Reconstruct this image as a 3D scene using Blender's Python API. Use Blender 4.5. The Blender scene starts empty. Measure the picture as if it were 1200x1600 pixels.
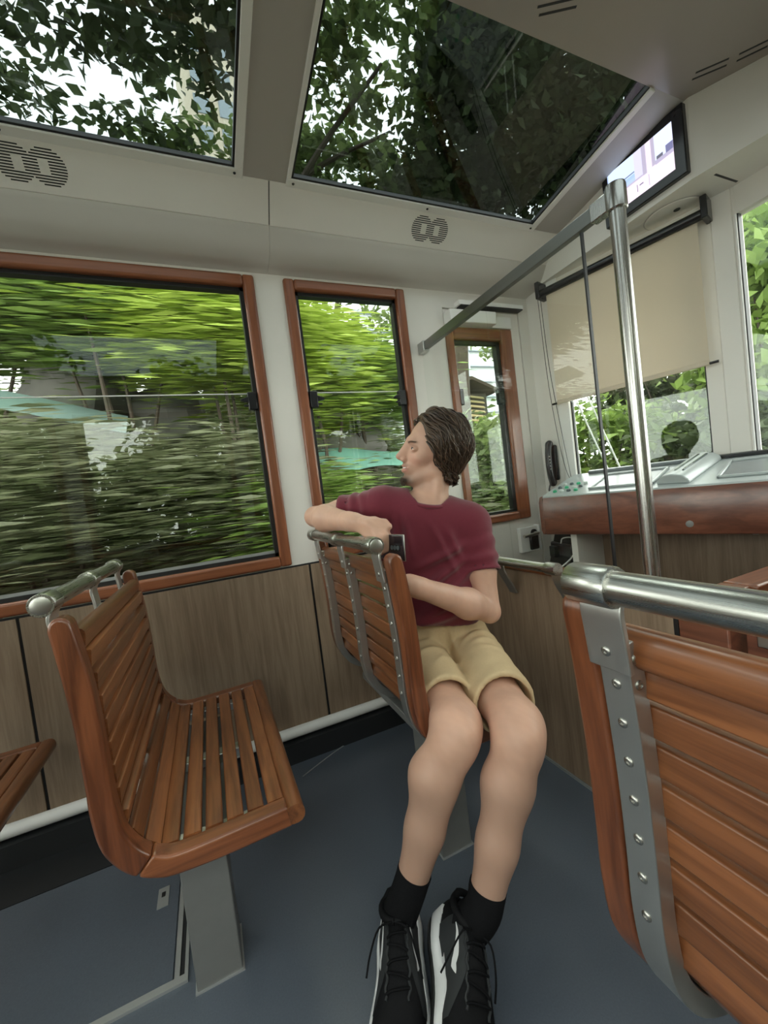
import bpy, math, random
import numpy as np
from mathutils import Vector, Matrix

# ------------------------------------------------------------------ camera, sky, light, exposure
SC = bpy.context.scene
COL = SC.collection
# tram frame: +X forward (uphill cab), +Y to the left-hand wall, +Z up; camera at the origin, 1.12 m above the floor
CAM_LOC = (0.0, 0.0, 1.12)
CAM_ROWS = ((0.9092, -0.3975, -0.1241), (0.1311, -0.0096, 0.9913), (0.3953, 0.9176, -0.0434))
cam_d = bpy.data.cameras.new('camera')
cam_d.sensor_fit = 'VERTICAL'
cam_d.sensor_height = 36.0
cam_d.lens = 36.0 * 638.93 / 1600.0
cam_d.clip_start = 0.02
cam_d.clip_end = 400
cam = bpy.data.objects.new('camera', cam_d)
COL.objects.link(cam)
_r = Vector(CAM_ROWS[0]).normalized(); _f = Vector(CAM_ROWS[2]).normalized()
_u = _r.cross(_f).normalized(); _r = _f.cross(_u).normalized()
cam.matrix_world = Matrix(((_r.x, _u.x, -_f.x, CAM_LOC[0]), (_r.y, _u.y, -_f.y, CAM_LOC[1]), (_r.z, _u.z, -_f.z, CAM_LOC[2]), (0, 0, 0, 1)))
SC.camera = cam

world = bpy.data.worlds.new('overcast_sky')
SC.world = world
world.use_nodes = True
_bg = world.node_tree.nodes['Background']
_bg.inputs['Color'].default_value = (1.0, 0.978, 0.958, 1)
_bg.inputs['Strength'].default_value = 6.2

sun_d = bpy.data.lights.new('hazy_sun', 'SUN')
sun_d.energy = 6.0
sun_d.angle = math.radians(25)
sun_d.color = (1.0, 0.95, 0.84)
sun = bpy.data.objects.new('hazy_sun', sun_d)
COL.objects.link(sun)
sun.rotation_euler = (math.radians(-32), math.radians(14), 0)   # high, from the open side of the track

vs = SC.view_settings
vs.view_transform = 'Standard'
vs.look = 'None'
vs.exposure = 0.10
vs.gamma = 1.0
vs.use_curve_mapping = False
SC.cycles.max_bounces = 10
SC.cycles.diffuse_bounces = 5
SC.cycles.transparent_max_bounces = 24

# ------------------------------------------------------------------ helpers
RND = random.Random(7)
WM = {}

def link(o):
    COL.objects.link(o)
    return o

def adopt(o, parent, own=None):
    """parent a part so that its mesh coordinates stay in tram space"""
    own = own or Matrix.Identity(4)
    if parent is not None:
        o.parent = parent
        o.matrix_parent_inverse = WM[parent.name].inverted()
    o.matrix_basis = own
    WM[o.name] = own
    return o

def tag(o, label=None, cat=None, group=None, kind=None):
    if label: o['label'] = label
    if cat: o['category'] = cat
    if group: o['group'] = group
    if kind: o['kind'] = kind
    return o

def empty(name, loc, label=None, cat=None, group=None, kind=None):
    o = bpy.data.objects.new(name, None)
    o.empty_display_size = 0.05
    link(o)
    o.location = loc
    WM[o.name] = Matrix.Translation(loc)
    return tag(o, label, cat, group, kind)

class MB:
    """collects vertices and faces of one mesh"""
    def __init__(s): s.v = []; s.f = []; s.c = None
    def add(s, v, f):
        b = len(s.v); s.v += [tuple(p) for p in v]; s.f += [tuple(b + i for i in q) for q in f]; return s
    def box(s, a, b, M=None):
        (x0, y0, z0), (x1, y1, z1) = a, b
        v = [(x0, y0, z0), (x1, y0, z0), (x1, y1, z0), (x0, y1, z0), (x0, y0, z1), (x1, y0, z1), (x1, y1, z1), (x0, y1, z1)]
        if M is not None: v = [M @ Vector(p) for p in v]
        return s.add(v, [(0, 3, 2, 1), (4, 5, 6, 7), (0, 1, 5, 4), (1, 2, 6, 5), (2, 3, 7, 6), (3, 0, 4, 7)])
    def prism(s, poly, a, b, axis='y', M=None):
        """polygon in the two other axes, extruded along axis from a to b"""
        def P(p, t):
            q = {'x': (t, p[0], p[1]), 'y': (p[0], t, p[1]), 'z': (p[0], p[1], t)}[axis]
            return M @ Vector(q) if M is not None else q
        n = len(poly)
        v = [P(p, a) for p in poly] + [P(p, b) for p in poly]
        f = [tuple(range(n))[::-1], tuple(range(n, 2 * n))] + [(i, (i + 1) % n, n + (i + 1) % n, n + i) for i in range(n)]
        return s.add(v, f)
    def tube(s, path, r, n=12, cap=True, flat=None, up=None):
        """swept round (or elliptic: flat=(ra, rb)) section along a path; r may be a list"""
        P = [Vector(p) for p in path]
        m = len(P)
        rr = r if isinstance(r, (list, tuple)) else [r] * m
        base = len(s.v)
        nrm = Vector(up) if up else None
        for i in range(m):
            t = (P[min(i + 1, m - 1)] - P[max(i - 1, 0)]).normalized()
            if nrm is None:
                nrm = t.orthogonal().normalized()
            nrm = (nrm - t * nrm.dot(t))
            if nrm.length < 1e-6: nrm = t.orthogonal()
            nrm.normalize()
            bi = t.cross(nrm)
            for k in range(n):
                a = 2 * math.pi * k / n
                ca, sa = math.cos(a), math.sin(a)
                if flat: ca *= flat[0]; sa *= flat[1]
                s.v.append(tuple(P[i] + (nrm * ca + bi * sa) * rr[i]))
        for i in range(m - 1):
            for k in range(n):
                k2 = (k + 1) % n
                s.f.append((base + i * n + k, base + i * n + k2, base + (i + 1) * n + k2, base + (i + 1) * n + k))
        if cap:
            s.f.append(tuple(base + k for k in range(n))[::-1])
            s.f.append(tuple(base + (m - 1) * n + k for k in range(n)))
        return s
    def strip(s, path, w0, w1, th, axis='y'):
        """flat bar: path in xz, width along y from w0 to w1, thickness th to the left of the path"""
        n = len(path)
        L, Rr = [], []
        for i in range(n):
            a = Vector(path[max(i - 1, 0)]); b = Vector(path[min(i + 1, n - 1)])
            t = (b - a).normalized(); nn = Vector((-t.y, t.x))
            p = Vector(path[i])
            L.append(p); Rr.append(p + nn * th)
        return s.prism([tuple(p) for p in L] + [tuple(p) for p in Rr[::-1]], w0, w1, 'y')
    def lathe(s, prof, n=20, M=None):
        """profile (r, z) around local z"""
        base = len(s.v)
        for r, z in prof:
            for k in range(n):
                a = 2 * math.pi * k / n
                p = Vector((r * math.cos(a), r * math.sin(a), z))
                s.v.append(tuple(M @ p if M is not None else p))
        for i in range(len(prof) - 1):
            for k in range(n):
                k2 = (k + 1) % n
                s.f.append((base + i * n + k, base + i * n + k2, base + (i + 1) * n + k2, base + (i + 1) * n + k))
        s.f.append(tuple(base + k for k in range(n))[::-1])
        s.f.append(tuple(base + (len(prof) - 1) * n + k for k in range(n)))
        return s
    def mesh(s, name, angle=35):
        me = bpy.data.meshes.new(name)
        me.from_pydata(s.v, [], s.f)
        me.update()
        if angle is not None and len(me.polygons):
            me.shade_smooth()
            me.set_sharp_from_angle(angle=math.radians(angle))
        return me

def obj(name, mb, mat, parent=None, bevel=None, angle=35, own=None, seg=2):
    me = mb if isinstance(mb, bpy.types.Mesh) else mb.mesh(name, angle)
    if mat is not None and not me.materials: me.materials.append(mat)
    o = link(bpy.data.objects.new(name, me))
    adopt(o, parent, own)
    if bevel:
        md = o.modifiers.new('rounding', 'BEVEL'); md.width = bevel; md.segments = seg; md.limit_method = 'ANGLE'; md.angle_limit = math.radians(40)
        md.harden_normals = False
    return o

def struct(name, mb, mat, parent=None, **k):
    o = obj(name, mb, mat, parent, **k)
    if parent is None: o['kind'] = 'structure'
    return o

def place(path_me, name, mat, parent, M, **k):
    """object sharing a mesh, placed by a matrix in tram space"""
    return obj(name, path_me, mat, parent, own=M, **k)

def copy_tree(src, loc):
    """copy a thing with its parts and sub-parts"""
    r = src.copy(); link(r); r.location = loc
    for ch in list(src.children):
        c = ch.copy(); link(c); c.parent = r
        for g in list(ch.children):
            d = g.copy(); link(d); d.parent = c
    return r

def smooth_path(pts, n=6):
    """Catmull-Rom through 2D or 3D points"""
    P = [Vector(p) for p in pts]
    out = []
    for i in range(len(P) - 1):
        p0 = P[i - 1] if i else P[0] * 2 - P[1]
        p1, p2 = P[i], P[i + 1]
        p3 = P[i + 2] if i + 2 < len(P) else P[-1] * 2 - P[-2]
        for k in range(n):
            t = k / n
            out.append(0.5 * ((2 * p1) + (p2 - p0) * t + (2 * p0 - 5 * p1 + 4 * p2 - p3) * t * t + (3 * p1 - p0 - 3 * p2 + p3) * t ** 3))
    out.append(P[-1])
    return [tuple(p) for p in out]

# ------------------------------------------------------------------ materials
def nodes_of(name):
    m = bpy.data.materials.new(name)
    m.use_nodes = True
    nt = m.node_tree
    return m, nt, nt.nodes['Principled BSDF']

def setin(b, **k):
    for key, val in k.items():
        b.inputs[key.replace('_', ' ')].default_value = val

def rgba(c): return (c[0], c[1], c[2], 1)

def plain(name, color, rough=0.5, metal=0.0, noise=0.06, nscale=30, bump=0.0, coat=0.0, spec=0.5, emit=None):
    m, nt, b = nodes_of(name)
    setin(b, Roughness=rough, Metallic=metal)
    b.inputs['Specular IOR Level'].default_value = spec
    b.inputs['Coat Weight'].default_value = coat
    tc = nt.nodes.new('ShaderNodeTexCoord')
    nz = nt.nodes.new('ShaderNodeTexNoise'); nz.inputs['Scale'].default_value = nscale; nz.inputs['Detail'].default_value = 4
    nt.links.new(tc.outputs['Object'], nz.inputs['Vector'])
    rp = nt.nodes.new('ShaderNodeMapRange'); rp.inputs['To Min'].default_value = 1 - noise; rp.inputs['To Max'].default_value = 1 + noise
    nt.links.new(nz.outputs['Fac'], rp.inputs['Value'])
    mx = nt.nodes.new('ShaderNodeMix'); mx.data_type = 'RGBA'; mx.blend_type = 'MULTIPLY'; mx.inputs['Factor'].default_value = 1
    mx.inputs[6].default_value = rgba(color)
    nt.links.new(rp.outputs['Result'], mx.inputs[7])
    nt.links.new(mx.outputs[2], b.inputs['Base Color'])
    if bump:
        bp = nt.nodes.new('ShaderNodeBump'); bp.inputs['Strength'].default_value = bump; bp.inputs['Distance'].default_value = 0.002
        nt.links.new(nz.outputs['Fac'], bp.inputs['Height']); nt.links.new(bp.outputs['Normal'], b.inputs['Normal'])
    if emit:
        b.inputs['Emission Color'].default_value = rgba(emit[0]); b.inputs['Emission Strength'].default_value = emit[1]
    return m

def wood(name, light, dark, axis='y', scale=1.0, rough=0.32, coat=0.35, contrast=1.0):
    """long-grained varnished wood, grain along axis; every board gets its own offset"""
    m, nt, b = nodes_of(name)
    N = nt.nodes.new; Lk = nt.links.new
    tc = N('ShaderNodeTexCoord'); oi = N('ShaderNodeObjectInfo')
    off = N('ShaderNodeVectorMath'); off.operation = 'SCALE'; off.inputs[0].default_value = (3.1, 5.7, 2.3)
    mul = N('ShaderNodeMath'); mul.operation = 'MULTIPLY'; mul.inputs[1].default_value = 20
    Lk(oi.outputs['Random'], mul.inputs[0]); Lk(mul.outputs[0], off.inputs['Scale'])
    add = N('ShaderNodeVectorMath'); add.operation = 'ADD'
    Lk(tc.outputs['Object'], add.inputs[0]); Lk(off.outputs[0], add.inputs[1])
    mp = N('ShaderNodeMapping')
    s = {'x': (2.2, 34, 34), 'y': (34, 2.2, 34), 'z': (34, 34, 2.2)}[axis]
    mp.inputs['Scale'].default_value = tuple(v * scale for v in s)
    Lk(add.outputs[0], mp.inputs['Vector'])
    n1 = N('ShaderNodeTexNoise'); n1.inputs['Scale'].default_value = 1.0; n1.inputs['Detail'].default_value = 6; n1.inputs['Distortion'].default_value = 1.2
    Lk(mp.outputs[0], n1.inputs['Vector'])
    n2 = N('ShaderNodeTexNoise'); n2.inputs['Scale'].default_value = 6.2; n2.inputs['Detail'].default_value = 3
    Lk(mp.outputs[0], n2.inputs['Vector'])
    mixf = N('ShaderNodeMath'); mixf.operation = 'MULTIPLY_ADD'; mixf.inputs[1].default_value = 0.35
    Lk(n2.outputs['Fac'], mixf.inputs[0]); Lk(n1.outputs['Fac'], mixf.inputs[2])
    cr = N('ShaderNodeValToRGB'); cr.color_ramp.elements[0].position = 0.5; cr.color_ramp.elements[1].position = 0.82
    cr.color_ramp.elements[0].color = rgba(dark); cr.color_ramp.elements[1].color = rgba(light)
    Lk(mixf.outputs[0], cr.inputs['Fac'])
    hs = N('ShaderNodeHueSaturation')
    mr = N('ShaderNodeMapRange'); mr.inputs['To Min'].default_value = 1 - 0.22 * contrast; mr.inputs['To Max'].default_value = 1 + 0.18 * contrast
    Lk(oi.outputs['Random'], mr.inputs['Value']); Lk(mr.outputs[0], hs.inputs['Value']); Lk(cr.outputs[0], hs.inputs['Color'])
    Lk(hs.outputs[0], b.inputs['Base Color'])
    setin(b, Roughness=rough); b.inputs['Coat Weight'].default_value = coat; b.inputs['Coat Roughness'].default_value = 0.2
    bp = N('ShaderNodeBump'); bp.inputs['Strength'].default_value = 0.12; bp.inputs['Distance'].default_value = 0.001
    Lk(n2.outputs['Fac'], bp.inputs['Height']); Lk(bp.outputs[0], b.inputs['Normal'])
    return m

def brushed(name, color, rough=0.3, axis='y'):
    m, nt, b = nodes_of(name)
    N = nt.nodes.new; Lk = nt.links.new
    setin(b, Base_Color=rgba(color), Metallic=1.0, Roughness=rough)
    tc = N('ShaderNodeTexCoord'); mp = N('ShaderNodeMapping')
    mp.inputs['Scale'].default_value = {'x': (6, 400, 400), 'y': (400, 6, 400), 'z': (400, 400, 6)}[axis]
    Lk(tc.outputs['Object'], mp.inputs['Vector'])
    n1 = N('ShaderNodeTexNoise'); n1.inputs['Scale'].default_value = 1; n1.inputs['Detail'].default_value = 3
    Lk(mp.outputs[0], n1.inputs['Vector'])
    mr = N('ShaderNodeMapRange'); mr.inputs['To Min'].default_value = max(rough - 0.08, 0.02); mr.inputs['To Max'].default_value = rough + 0.12
    Lk(n1.outputs['Fac'], mr.inputs['Value']); Lk(mr.outputs[0], b.inputs['Roughness'])
    bp = N('ShaderNodeBump'); bp.inputs['Strength'].default_value = 0.05; bp.inputs['Distance'].default_value = 0.0005
    Lk(n1.outputs['Fac'], bp.inputs['Height']); Lk(bp.outputs[0], b.inputs['Normal'])
    return m

def glass(name, tint=(1, 1, 1), f0=0.035):
    """thin sheet: clear transmission with a tint plus a Fresnel mirror reflection, the same for every ray"""
    m = bpy.data.materials.new(name); m.use_nodes = True
    nt = m.node_tree; nt.nodes.clear(); N = nt.nodes.new; Lk = nt.links.new
    out = N('ShaderNodeOutputMaterial'); mix = N('ShaderNodeMixShader'); tr = N('ShaderNodeBsdfTransparent'); gl = N('ShaderNodeBsdfGlossy')
    tr.inputs['Color'].default_value = rgba(tint); gl.inputs['Roughness'].default_value = 0.0; gl.inputs['Color'].default_value = (1, 1, 1, 1)
    lw = N('ShaderNodeLayerWeight'); lw.inputs['Blend'].default_value = 0.5
    pw = N('ShaderNodeMath'); pw.operation = 'POWER'; pw.inputs[1].default_value = 5
    ma = N('ShaderNodeMath'); ma.operation = 'MULTIPLY_ADD'; ma.inputs[1].default_value = 1 - f0; ma.inputs[2].default_value = f0
    Lk(lw.outputs['Facing'], pw.inputs[0]); Lk(pw.outputs[0], ma.inputs[0]); Lk(ma.outputs[0], mix.inputs[0])
    Lk(tr.outputs[0], mix.inputs[1]); Lk(gl.outputs[0], mix.inputs[2]); Lk(mix.outputs[0], out.inputs[0])
    return m

def attr_mat(name, rough=0.6, trans=0.0, spec=0.3, sss=0.0, bump=0.0, bscale=200, attr='tint', sheen=0.0):
    """colour from a per-vertex attribute (the thing's own colouring)"""
    m, nt, b = nodes_of(name)
    N = nt.nodes.new; Lk = nt.links.new
    at = N('ShaderNodeAttribute'); at.attribute_name = attr
    Lk(at.outputs['Color'], b.inputs['Base Color'])
    setin(b, Roughness=rough); b.inputs['Specular IOR Level'].default_value = spec
    if sss:
        b.inputs['Subsurface Weight'].default_value = sss; b.inputs['Subsurface Radius'].default_value = (0.012, 0.005, 0.003); b.inputs['Subsurface Scale'].default_value = 1.0
    if sheen: b.inputs['Sheen Weight'].default_value = sheen
    if bump:
        tc = N('ShaderNodeTexCoord'); nz = N('ShaderNodeTexNoise'); nz.inputs['Scale'].default_value = bscale; nz.inputs['Detail'].default_value = 3
        Lk(tc.outputs['Object'], nz.inputs['Vector'])
        bp = N('ShaderNodeBump'); bp.inputs['Strength'].default_value = bump; bp.inputs['Distance'].default_value = 0.002
        Lk(nz.outputs['Fac'], bp.inputs['Height']); Lk(bp.outputs[0], b.inputs['Normal'])
    if trans:
        out = [n for n in nt.nodes if n.type == 'OUTPUT_MATERIAL'][0]
        tl = N('ShaderNodeBsdfTranslucent'); mx = N('ShaderNodeMixShader'); mx.inputs[0].default_value = trans
        Lk(at.outputs['Color'], tl.inputs['Color']); Lk(b.outputs[0], mx.inputs[1]); Lk(tl.outputs[0], mx.inputs[2]); Lk(mx.outputs[0], out.inputs[0])
    return m

M_WHITE = plain('white_wall_paint', (0.76, 0.725, 0.675), 0.45, noise=0.03, nscale=8)
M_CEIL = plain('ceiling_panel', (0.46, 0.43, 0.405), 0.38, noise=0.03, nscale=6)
M_CEIL_SHADE = plain('ceiling_panel_shaded', (0.37, 0.325, 0.30), 0.26, noise=0.03, nscale=6)  # same panel as the roof frame, its weaker light painted in as darker colour
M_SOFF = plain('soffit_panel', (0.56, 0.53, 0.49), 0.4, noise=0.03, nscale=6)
M_TRIMW = plain('white_trim', (0.84, 0.825, 0.80), 0.35, noise=0.02)
M_FLOOR = plain('dark_vinyl_floor', (0.086, 0.102, 0.128), 0.34, noise=0.2, nscale=240, bump=0.12)
M_FLOORD = plain('floor_gap', (0.012, 0.013, 0.015), 0.6)
M_ALU = plain('dull_aluminium', (0.42, 0.43, 0.43), 0.45, 0.6)
M_BLACK = plain('black_rubber', (0.012, 0.012, 0.013), 0.45)
M_BLACKG = plain('black_plastic', (0.016, 0.016, 0.018), 0.22)
M_VENEER = wood('oak_veneer', (0.30, 0.215, 0.147), (0.205, 0.140, 0.092), 'z', 0.8, 0.5, 0.0, 0.25)
M_SLAT = wood('teak_slat', (0.240, 0.086, 0.031), (0.118, 0.039, 0.014), 'y', 1.0)
M_PLANKZ = wood('teak_plank_upright', (0.235, 0.074, 0.029), (0.10, 0.029, 0.011), 'z', 0.8)
M_PLANKX = wood('teak_plank_level', (0.235, 0.078, 0.030), (0.118, 0.036, 0.013), 'x', 0.9)
M_FRAMEZ = wood('window_wood_upright', (0.29, 0.098, 0.042), (0.19, 0.060, 0.026), 'z', 0.7, 0.35, 0.3, 0.3)
M_FRAMEX = wood('window_wood_level', (0.29, 0.098, 0.042), (0.19, 0.060, 0.026), 'x', 0.7, 0.35, 0.3, 0.3)
M_FASCIA = wood('mahogany_fascia', (0.215, 0.078, 0.046), (0.115, 0.040, 0.025), 'y', 0.55, 0.3, 0.4, 0.2)
M_STEEL = brushed('brushed_steel_rail', (0.46, 0.46, 0.43), 0.27, 'y')
M_STEELZ = brushed('brushed_steel_strap', (0.54, 0.54, 0.52), 0.36, 'z'); M_STEELZ.node_tree.nodes['Principled BSDF'].inputs['Metallic'].default_value = 0.92
M_POLE = brushed('brushed_steel_pole', (0.44, 0.43, 0.41), 0.24, 'z')
M_BOLT = plain('bolt_steel', (0.46, 0.45, 0.42), 0.34, 1.0)
M_PEDESTAL = plain('grey_pedestal', (0.20, 0.20, 0.195), 0.4, 0.3)
M_GLASS = glass('window_glass', (0.93, 0.97, 0.94))
M_PART = glass('partition_glass', (0.975, 0.985, 0.975), 0.018)
M_TINT = glass('tinted_roof_glass', (0.42, 0.46, 0.46))

# ------------------------------------------------------------------ the tram cabin
CY = 0.655                       # centre line
YW = 1.86                        # inner face of left wall
X0, X1 = -2.6, 1.87              # rear wall, front-left corner
ZS = 0.855                       # top of the veneer
ZW = 2.155                       # top of the side wall
XP = 1.10                        # half wall of the cab
def my(y, side): return y if side == 'left' else 2 * CY - y

# floor
struct('floor', MB().box((X0, -0.62, -0.06), (2.3, 1.93, 0.0)), M_FLOOR)
fl = bpy.data.objects['floor']
# hatch in the floor beneath the seats: cover plate, aluminium edging, lock plate
obj('hatch_cover', MB().box((-1.20, 1.135, 0.0005), (-0.225, 1.62, 0.006)), M_FLOOR, fl)
for a, b in (((-1.20, 1.115, 0), (-0.190, 1.133, 0.0075)), ((-0.198, 1.133, 0), (-0.190, 1.62, 0.0075)), ((-0.221, 1.133, 0), (-0.209, 1.62, 0.007))):
    obj('hatch_edging', MB().box(a, b), M_ALU, fl)
obj('hatch_gap', MB().box((-0.209, 1.133, 0.0), (-0.198, 1.62, 0.003)), M_FLOORD, fl)
lp = obj('lock_plate', MB().box((-0.282, 1.36, 0.006), (-0.252, 1.43, 0.008)), M_ALU, fl)
obj('key_hole', MB().box((-0.272, 1.395, 0.008), (-0.262, 1.412, 0.009)), M_BLACK, lp)
obj('floor_channel', MB().box((X0, 1.63, 0.0), (-0.26, 1.80, 0.003)), M_FLOORD, fl)
arc = [(0.22 + 0.52 * (t / 14), 1.70 + 0.15 * math.sin(min(1, t / 12) * math.pi / 2), 0.001) for t in range(15)]
obj('floor_joint', MB().tube(arc, 0.0022, 6), M_ALU, fl)

WINS = [(-2.28, -1.08, 0.855, 2.135), (-0.95, 0.32, 0.855, 2.135), (0.448, 1.055, 0.855, 2.135)]
DOOR = (1.281, 1.80, 2.065)
FW = 0.048

def wall_cells(xs, zs, holes, y0, y1):
    m = MB()
    for i in range(len(xs) - 1):
        for k in range(len(zs) - 1):
            cx, cz = (xs[i] + xs[i + 1]) / 2, (zs[k] + zs[k + 1]) / 2
            if any(h[0] < cx < h[1] and h[2] < cz < h[3] for h in holes): continue
            m.box((xs[i], y0, zs[k]), (xs[i + 1], y1, zs[k + 1]))
    return m

nwin = 0
for side in ('left', 'right'):
    Y = lambda y: my(y, side)
    lo = lambda a, b: (min(Y(a), Y(b)), max(Y(a), Y(b)))
    holes = [(w[0] + 0.012, w[1] - 0.012, w[2] + 0.012, w[3] - 0.012) for w in WINS] + [(DOOR[0], DOOR[1], 0.06, DOOR[2])]
    xs = sorted({X0, X1, *[h[0] for h in holes], *[h[1] for h in holes]})
    zs = sorted({0.0, 0.06, *[h[2] for h in holes], *[h[3] for h in holes], ZW + 0.05})
    a, b = lo(YW, 1.92)
    W = struct('wall_' + side, wall_cells(xs, zs, holes, a, b), M_WHITE)
    # veneer boards below the windows
    edges = [X0, -1.62, -0.66, 0.398, 1.09]
    for i in range(4):
        a, b = lo(1.852, 1.8605)
        obj('wall_panel', MB().box((edges[i] + 0.005, a, 0.10), (edges[i + 1] - 0.005, b, ZS - 0.012)), M_VENEER, W, bevel=0.0015)
        a, b = lo(1.8585, 1.8606)
        obj('panel_joint', MB().box((edges[i + 1] - 0.005, a, 0.10), (edges[i + 1] + 0.005, b, ZS - 0.01)), M_BLACK, W)
    a, b = lo(1.856, 1.8606)
    obj('panel_cap', MB().box((X0, a, ZS - 0.012), (1.09, b, ZS - 0.004)), M_BLACK, W)
    # round white skirting pipe with a dark gap beneath
    bb = struct('baseboard_' + side, MB().tube([(X0, Y(1.838), 0.118), (1.09, Y(1.838), 0.118)], 0.023, 14), M_TRIMW)
    a, b = lo(1.80, 1.8606)
    obj('skirting_gap', MB().box((X0, a, 0.0), (1.09, b, 0.088)), M_FLOORD, bb)
    # windows
    for w in WINS:
        nwin += 1
        wn = empty('window_%d' % nwin, (w[0], Y(1.85), w[2]), kind='structure')
        x0, x1, z0, z1 = w
        a, b = lo(1.842, 1.905)
        for bx in (((x0, a, z0), (x0 + FW, b, z1)), ((x1 - FW, a, z0), (x1, b, z1))):
            obj('frame_stile', MB().box(*bx), M_FRAMEZ, wn, bevel=0.010, seg=3)
        for bx in (((x0 + FW - 0.001, a, z0), (x1 - FW + 0.001, b, z0 + FW)), ((x0 + FW - 0.001, a, z1 - FW), (x1 - FW + 0.001, b, z1))):
            obj('frame_rail', MB().box(*bx), M_FRAMEX, wn, bevel=0.010, seg=3)
        a, b = lo(1.868, 1.903)
        gw = 0.016
        gx0, gx1, gz0, gz1 = x0 + FW, x1 - FW, z0 + FW, z1 - FW
        g = MB()
        g.box((gx0, a, gz0), (gx0 + gw, b, gz1)).box((gx1 - gw, a, gz0), (gx1, b, gz1)).box((gx0, a, gz0), (gx1, b, gz0 + gw)).box((gx0, a, gz1 - gw), (gx1, b, gz1))
        obj('gasket', g, M_BLACK, wn)
        a, b = lo(1.884, 1.888)
        obj('pane', MB().box((gx0 + 0.004, a, gz0 + 0.004), (gx1 - 0.004, b, 1.632)), M_GLASS, wn)
        a, b = lo(1.893, 1.897)
        obj('pane', MB().box((gx0 + 0.004, a, 1.60), (gx1 - 0.004, b, gz1 - 0.004)), M_GLASS, wn)
        if side == 'left':
            obj('pane_edge', MB().box((gx0 + gw, 1.8825, 1.630), (gx1 - gw, 1.8886, 1.6335)), M_TRIMW, wn)
            obj('pane_foot', MB().box((gx0 + gw, 1.880, gz0 + gw), (gx1 - gw, 1.884, gz0 + gw + 0.012)), M_ALU, wn)
        for sx, xx in ((1, gx0 + gw), (-1, gx1 - gw)):
            a, b = lo(1.852, 1.886)
            l = obj('latch', MB().box((min(xx - 0.010 * sx, xx + 0.028 * sx), a, 1.555), (max(xx - 0.010 * sx, xx + 0.028 * sx), b, 1.632)), M_BLACKG, wn, bevel=0.004)
            if side == 'left':
                obj('latch_lever', MB().prism([(xx + 0.024 * sx, 1.612), (xx + 0.056 * sx, 1.602), (xx + 0.060 * sx, 1.592), (xx + 0.024 * sx, 1.585)], 1.850, 1.866), M_BLACKG, l, bevel=0.002)
                obj('latch_lever', MB().box((min(xx + 0.02 * sx, xx + 0.047 * sx), 1.854, 1.569), (max(xx + 0.02 * sx, xx + 0.047 * sx), 1.864, 1.577)), M_BLACKG, l, bevel=0.002)
        if side == 'left' and nwin == 2:
            # two lines of small print low on the pane, unreadable in the photo: short dark strokes
            rr = random.Random(3); tm = MB()
            for z, xa, xb in ((0.9795, 0.005, 0.165), (0.9615, 0.055, 0.135)):
                x = xa
                while x < xb:
                    wd = rr.uniform(0.002, 0.006); tm.box((x, 1.8832, z), (x + wd, 1.8838, z + rr.uniform(0.0045, 0.007))); x += wd + rr.uniform(0.001, 0.003)
            obj('small_print', tm, M_BLACK, wn)
    # the side door of the cab with its wooden window frame
    nd = 1 if side == 'left' else 2
    dr = empty('door_%d' % nd, (1.54, Y(1.86), 0.06), kind='structure')
    a, b = lo(1.866, 1.908)
    hx0, hx1, hz0, hz1 = 1.30, 1.70, 0.90, 1.94
    d = wall_cells(sorted({DOOR[0] + 0.005, hx0, hx1, DOOR[1] - 0.005}), sorted({0.06, hz0, hz1, DOOR[2] - 0.005}), [(hx0, hx1, hz0, hz1)], a, b)
    obj('door_leaf', d, M_WHITE, dr)
    a, b = lo(1.845, 1.905)
    for bx, mt in ((((1.279, a, 0.88), (1.327, b, 1.962)), M_FRAMEZ), (((1.642, a, 0.88), (1.724, b, 1.962)), M_FRAMEZ)):
        obj('frame_stile', MB().box(*bx), mt, dr, bevel=0.010, seg=3)
    for bx in (((1.326, a, 0.88), (1.643, b, 0.927)), ((1.326, a, 1.897), (1.643, b, 1.962))):
        obj('frame_rail', MB().box(*bx), M_FRAMEX, dr, bevel=0.010, seg=3)
    a, b = lo(1.868, 1.903)
    g = MB().box((1.327, a, 0.927), (1.335, b, 1.897)).box((1.618, a, 0.927), (1.642, b, 1.897)).box((1.327, a, 0.927), (1.642, b, 0.942)).box((1.327, a, 1.882), (1.642, b, 1.897))
    obj('gasket', g, M_BLACK, dr)
    a, b = lo(1.884, 1.888)
    obj('pane', MB().box((1.33, a, 0.93), (1.64, b, 1.60)), M_GLASS, dr)
    a, b = lo(1.893, 1.897)
    obj('pane', MB().box((1.33, a, 1.57), (1.64, b, 1.895)), M_GLASS, dr)
    for xa, xb in ((1.326, 1.352), (1.592, 1.628)):
        a, b = lo(1.852, 1.886)
        obj('latch', MB().box((xa, a, 1.545), (xb, b, 1.632)), M_BLACKG, dr, bevel=0.004)

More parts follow.
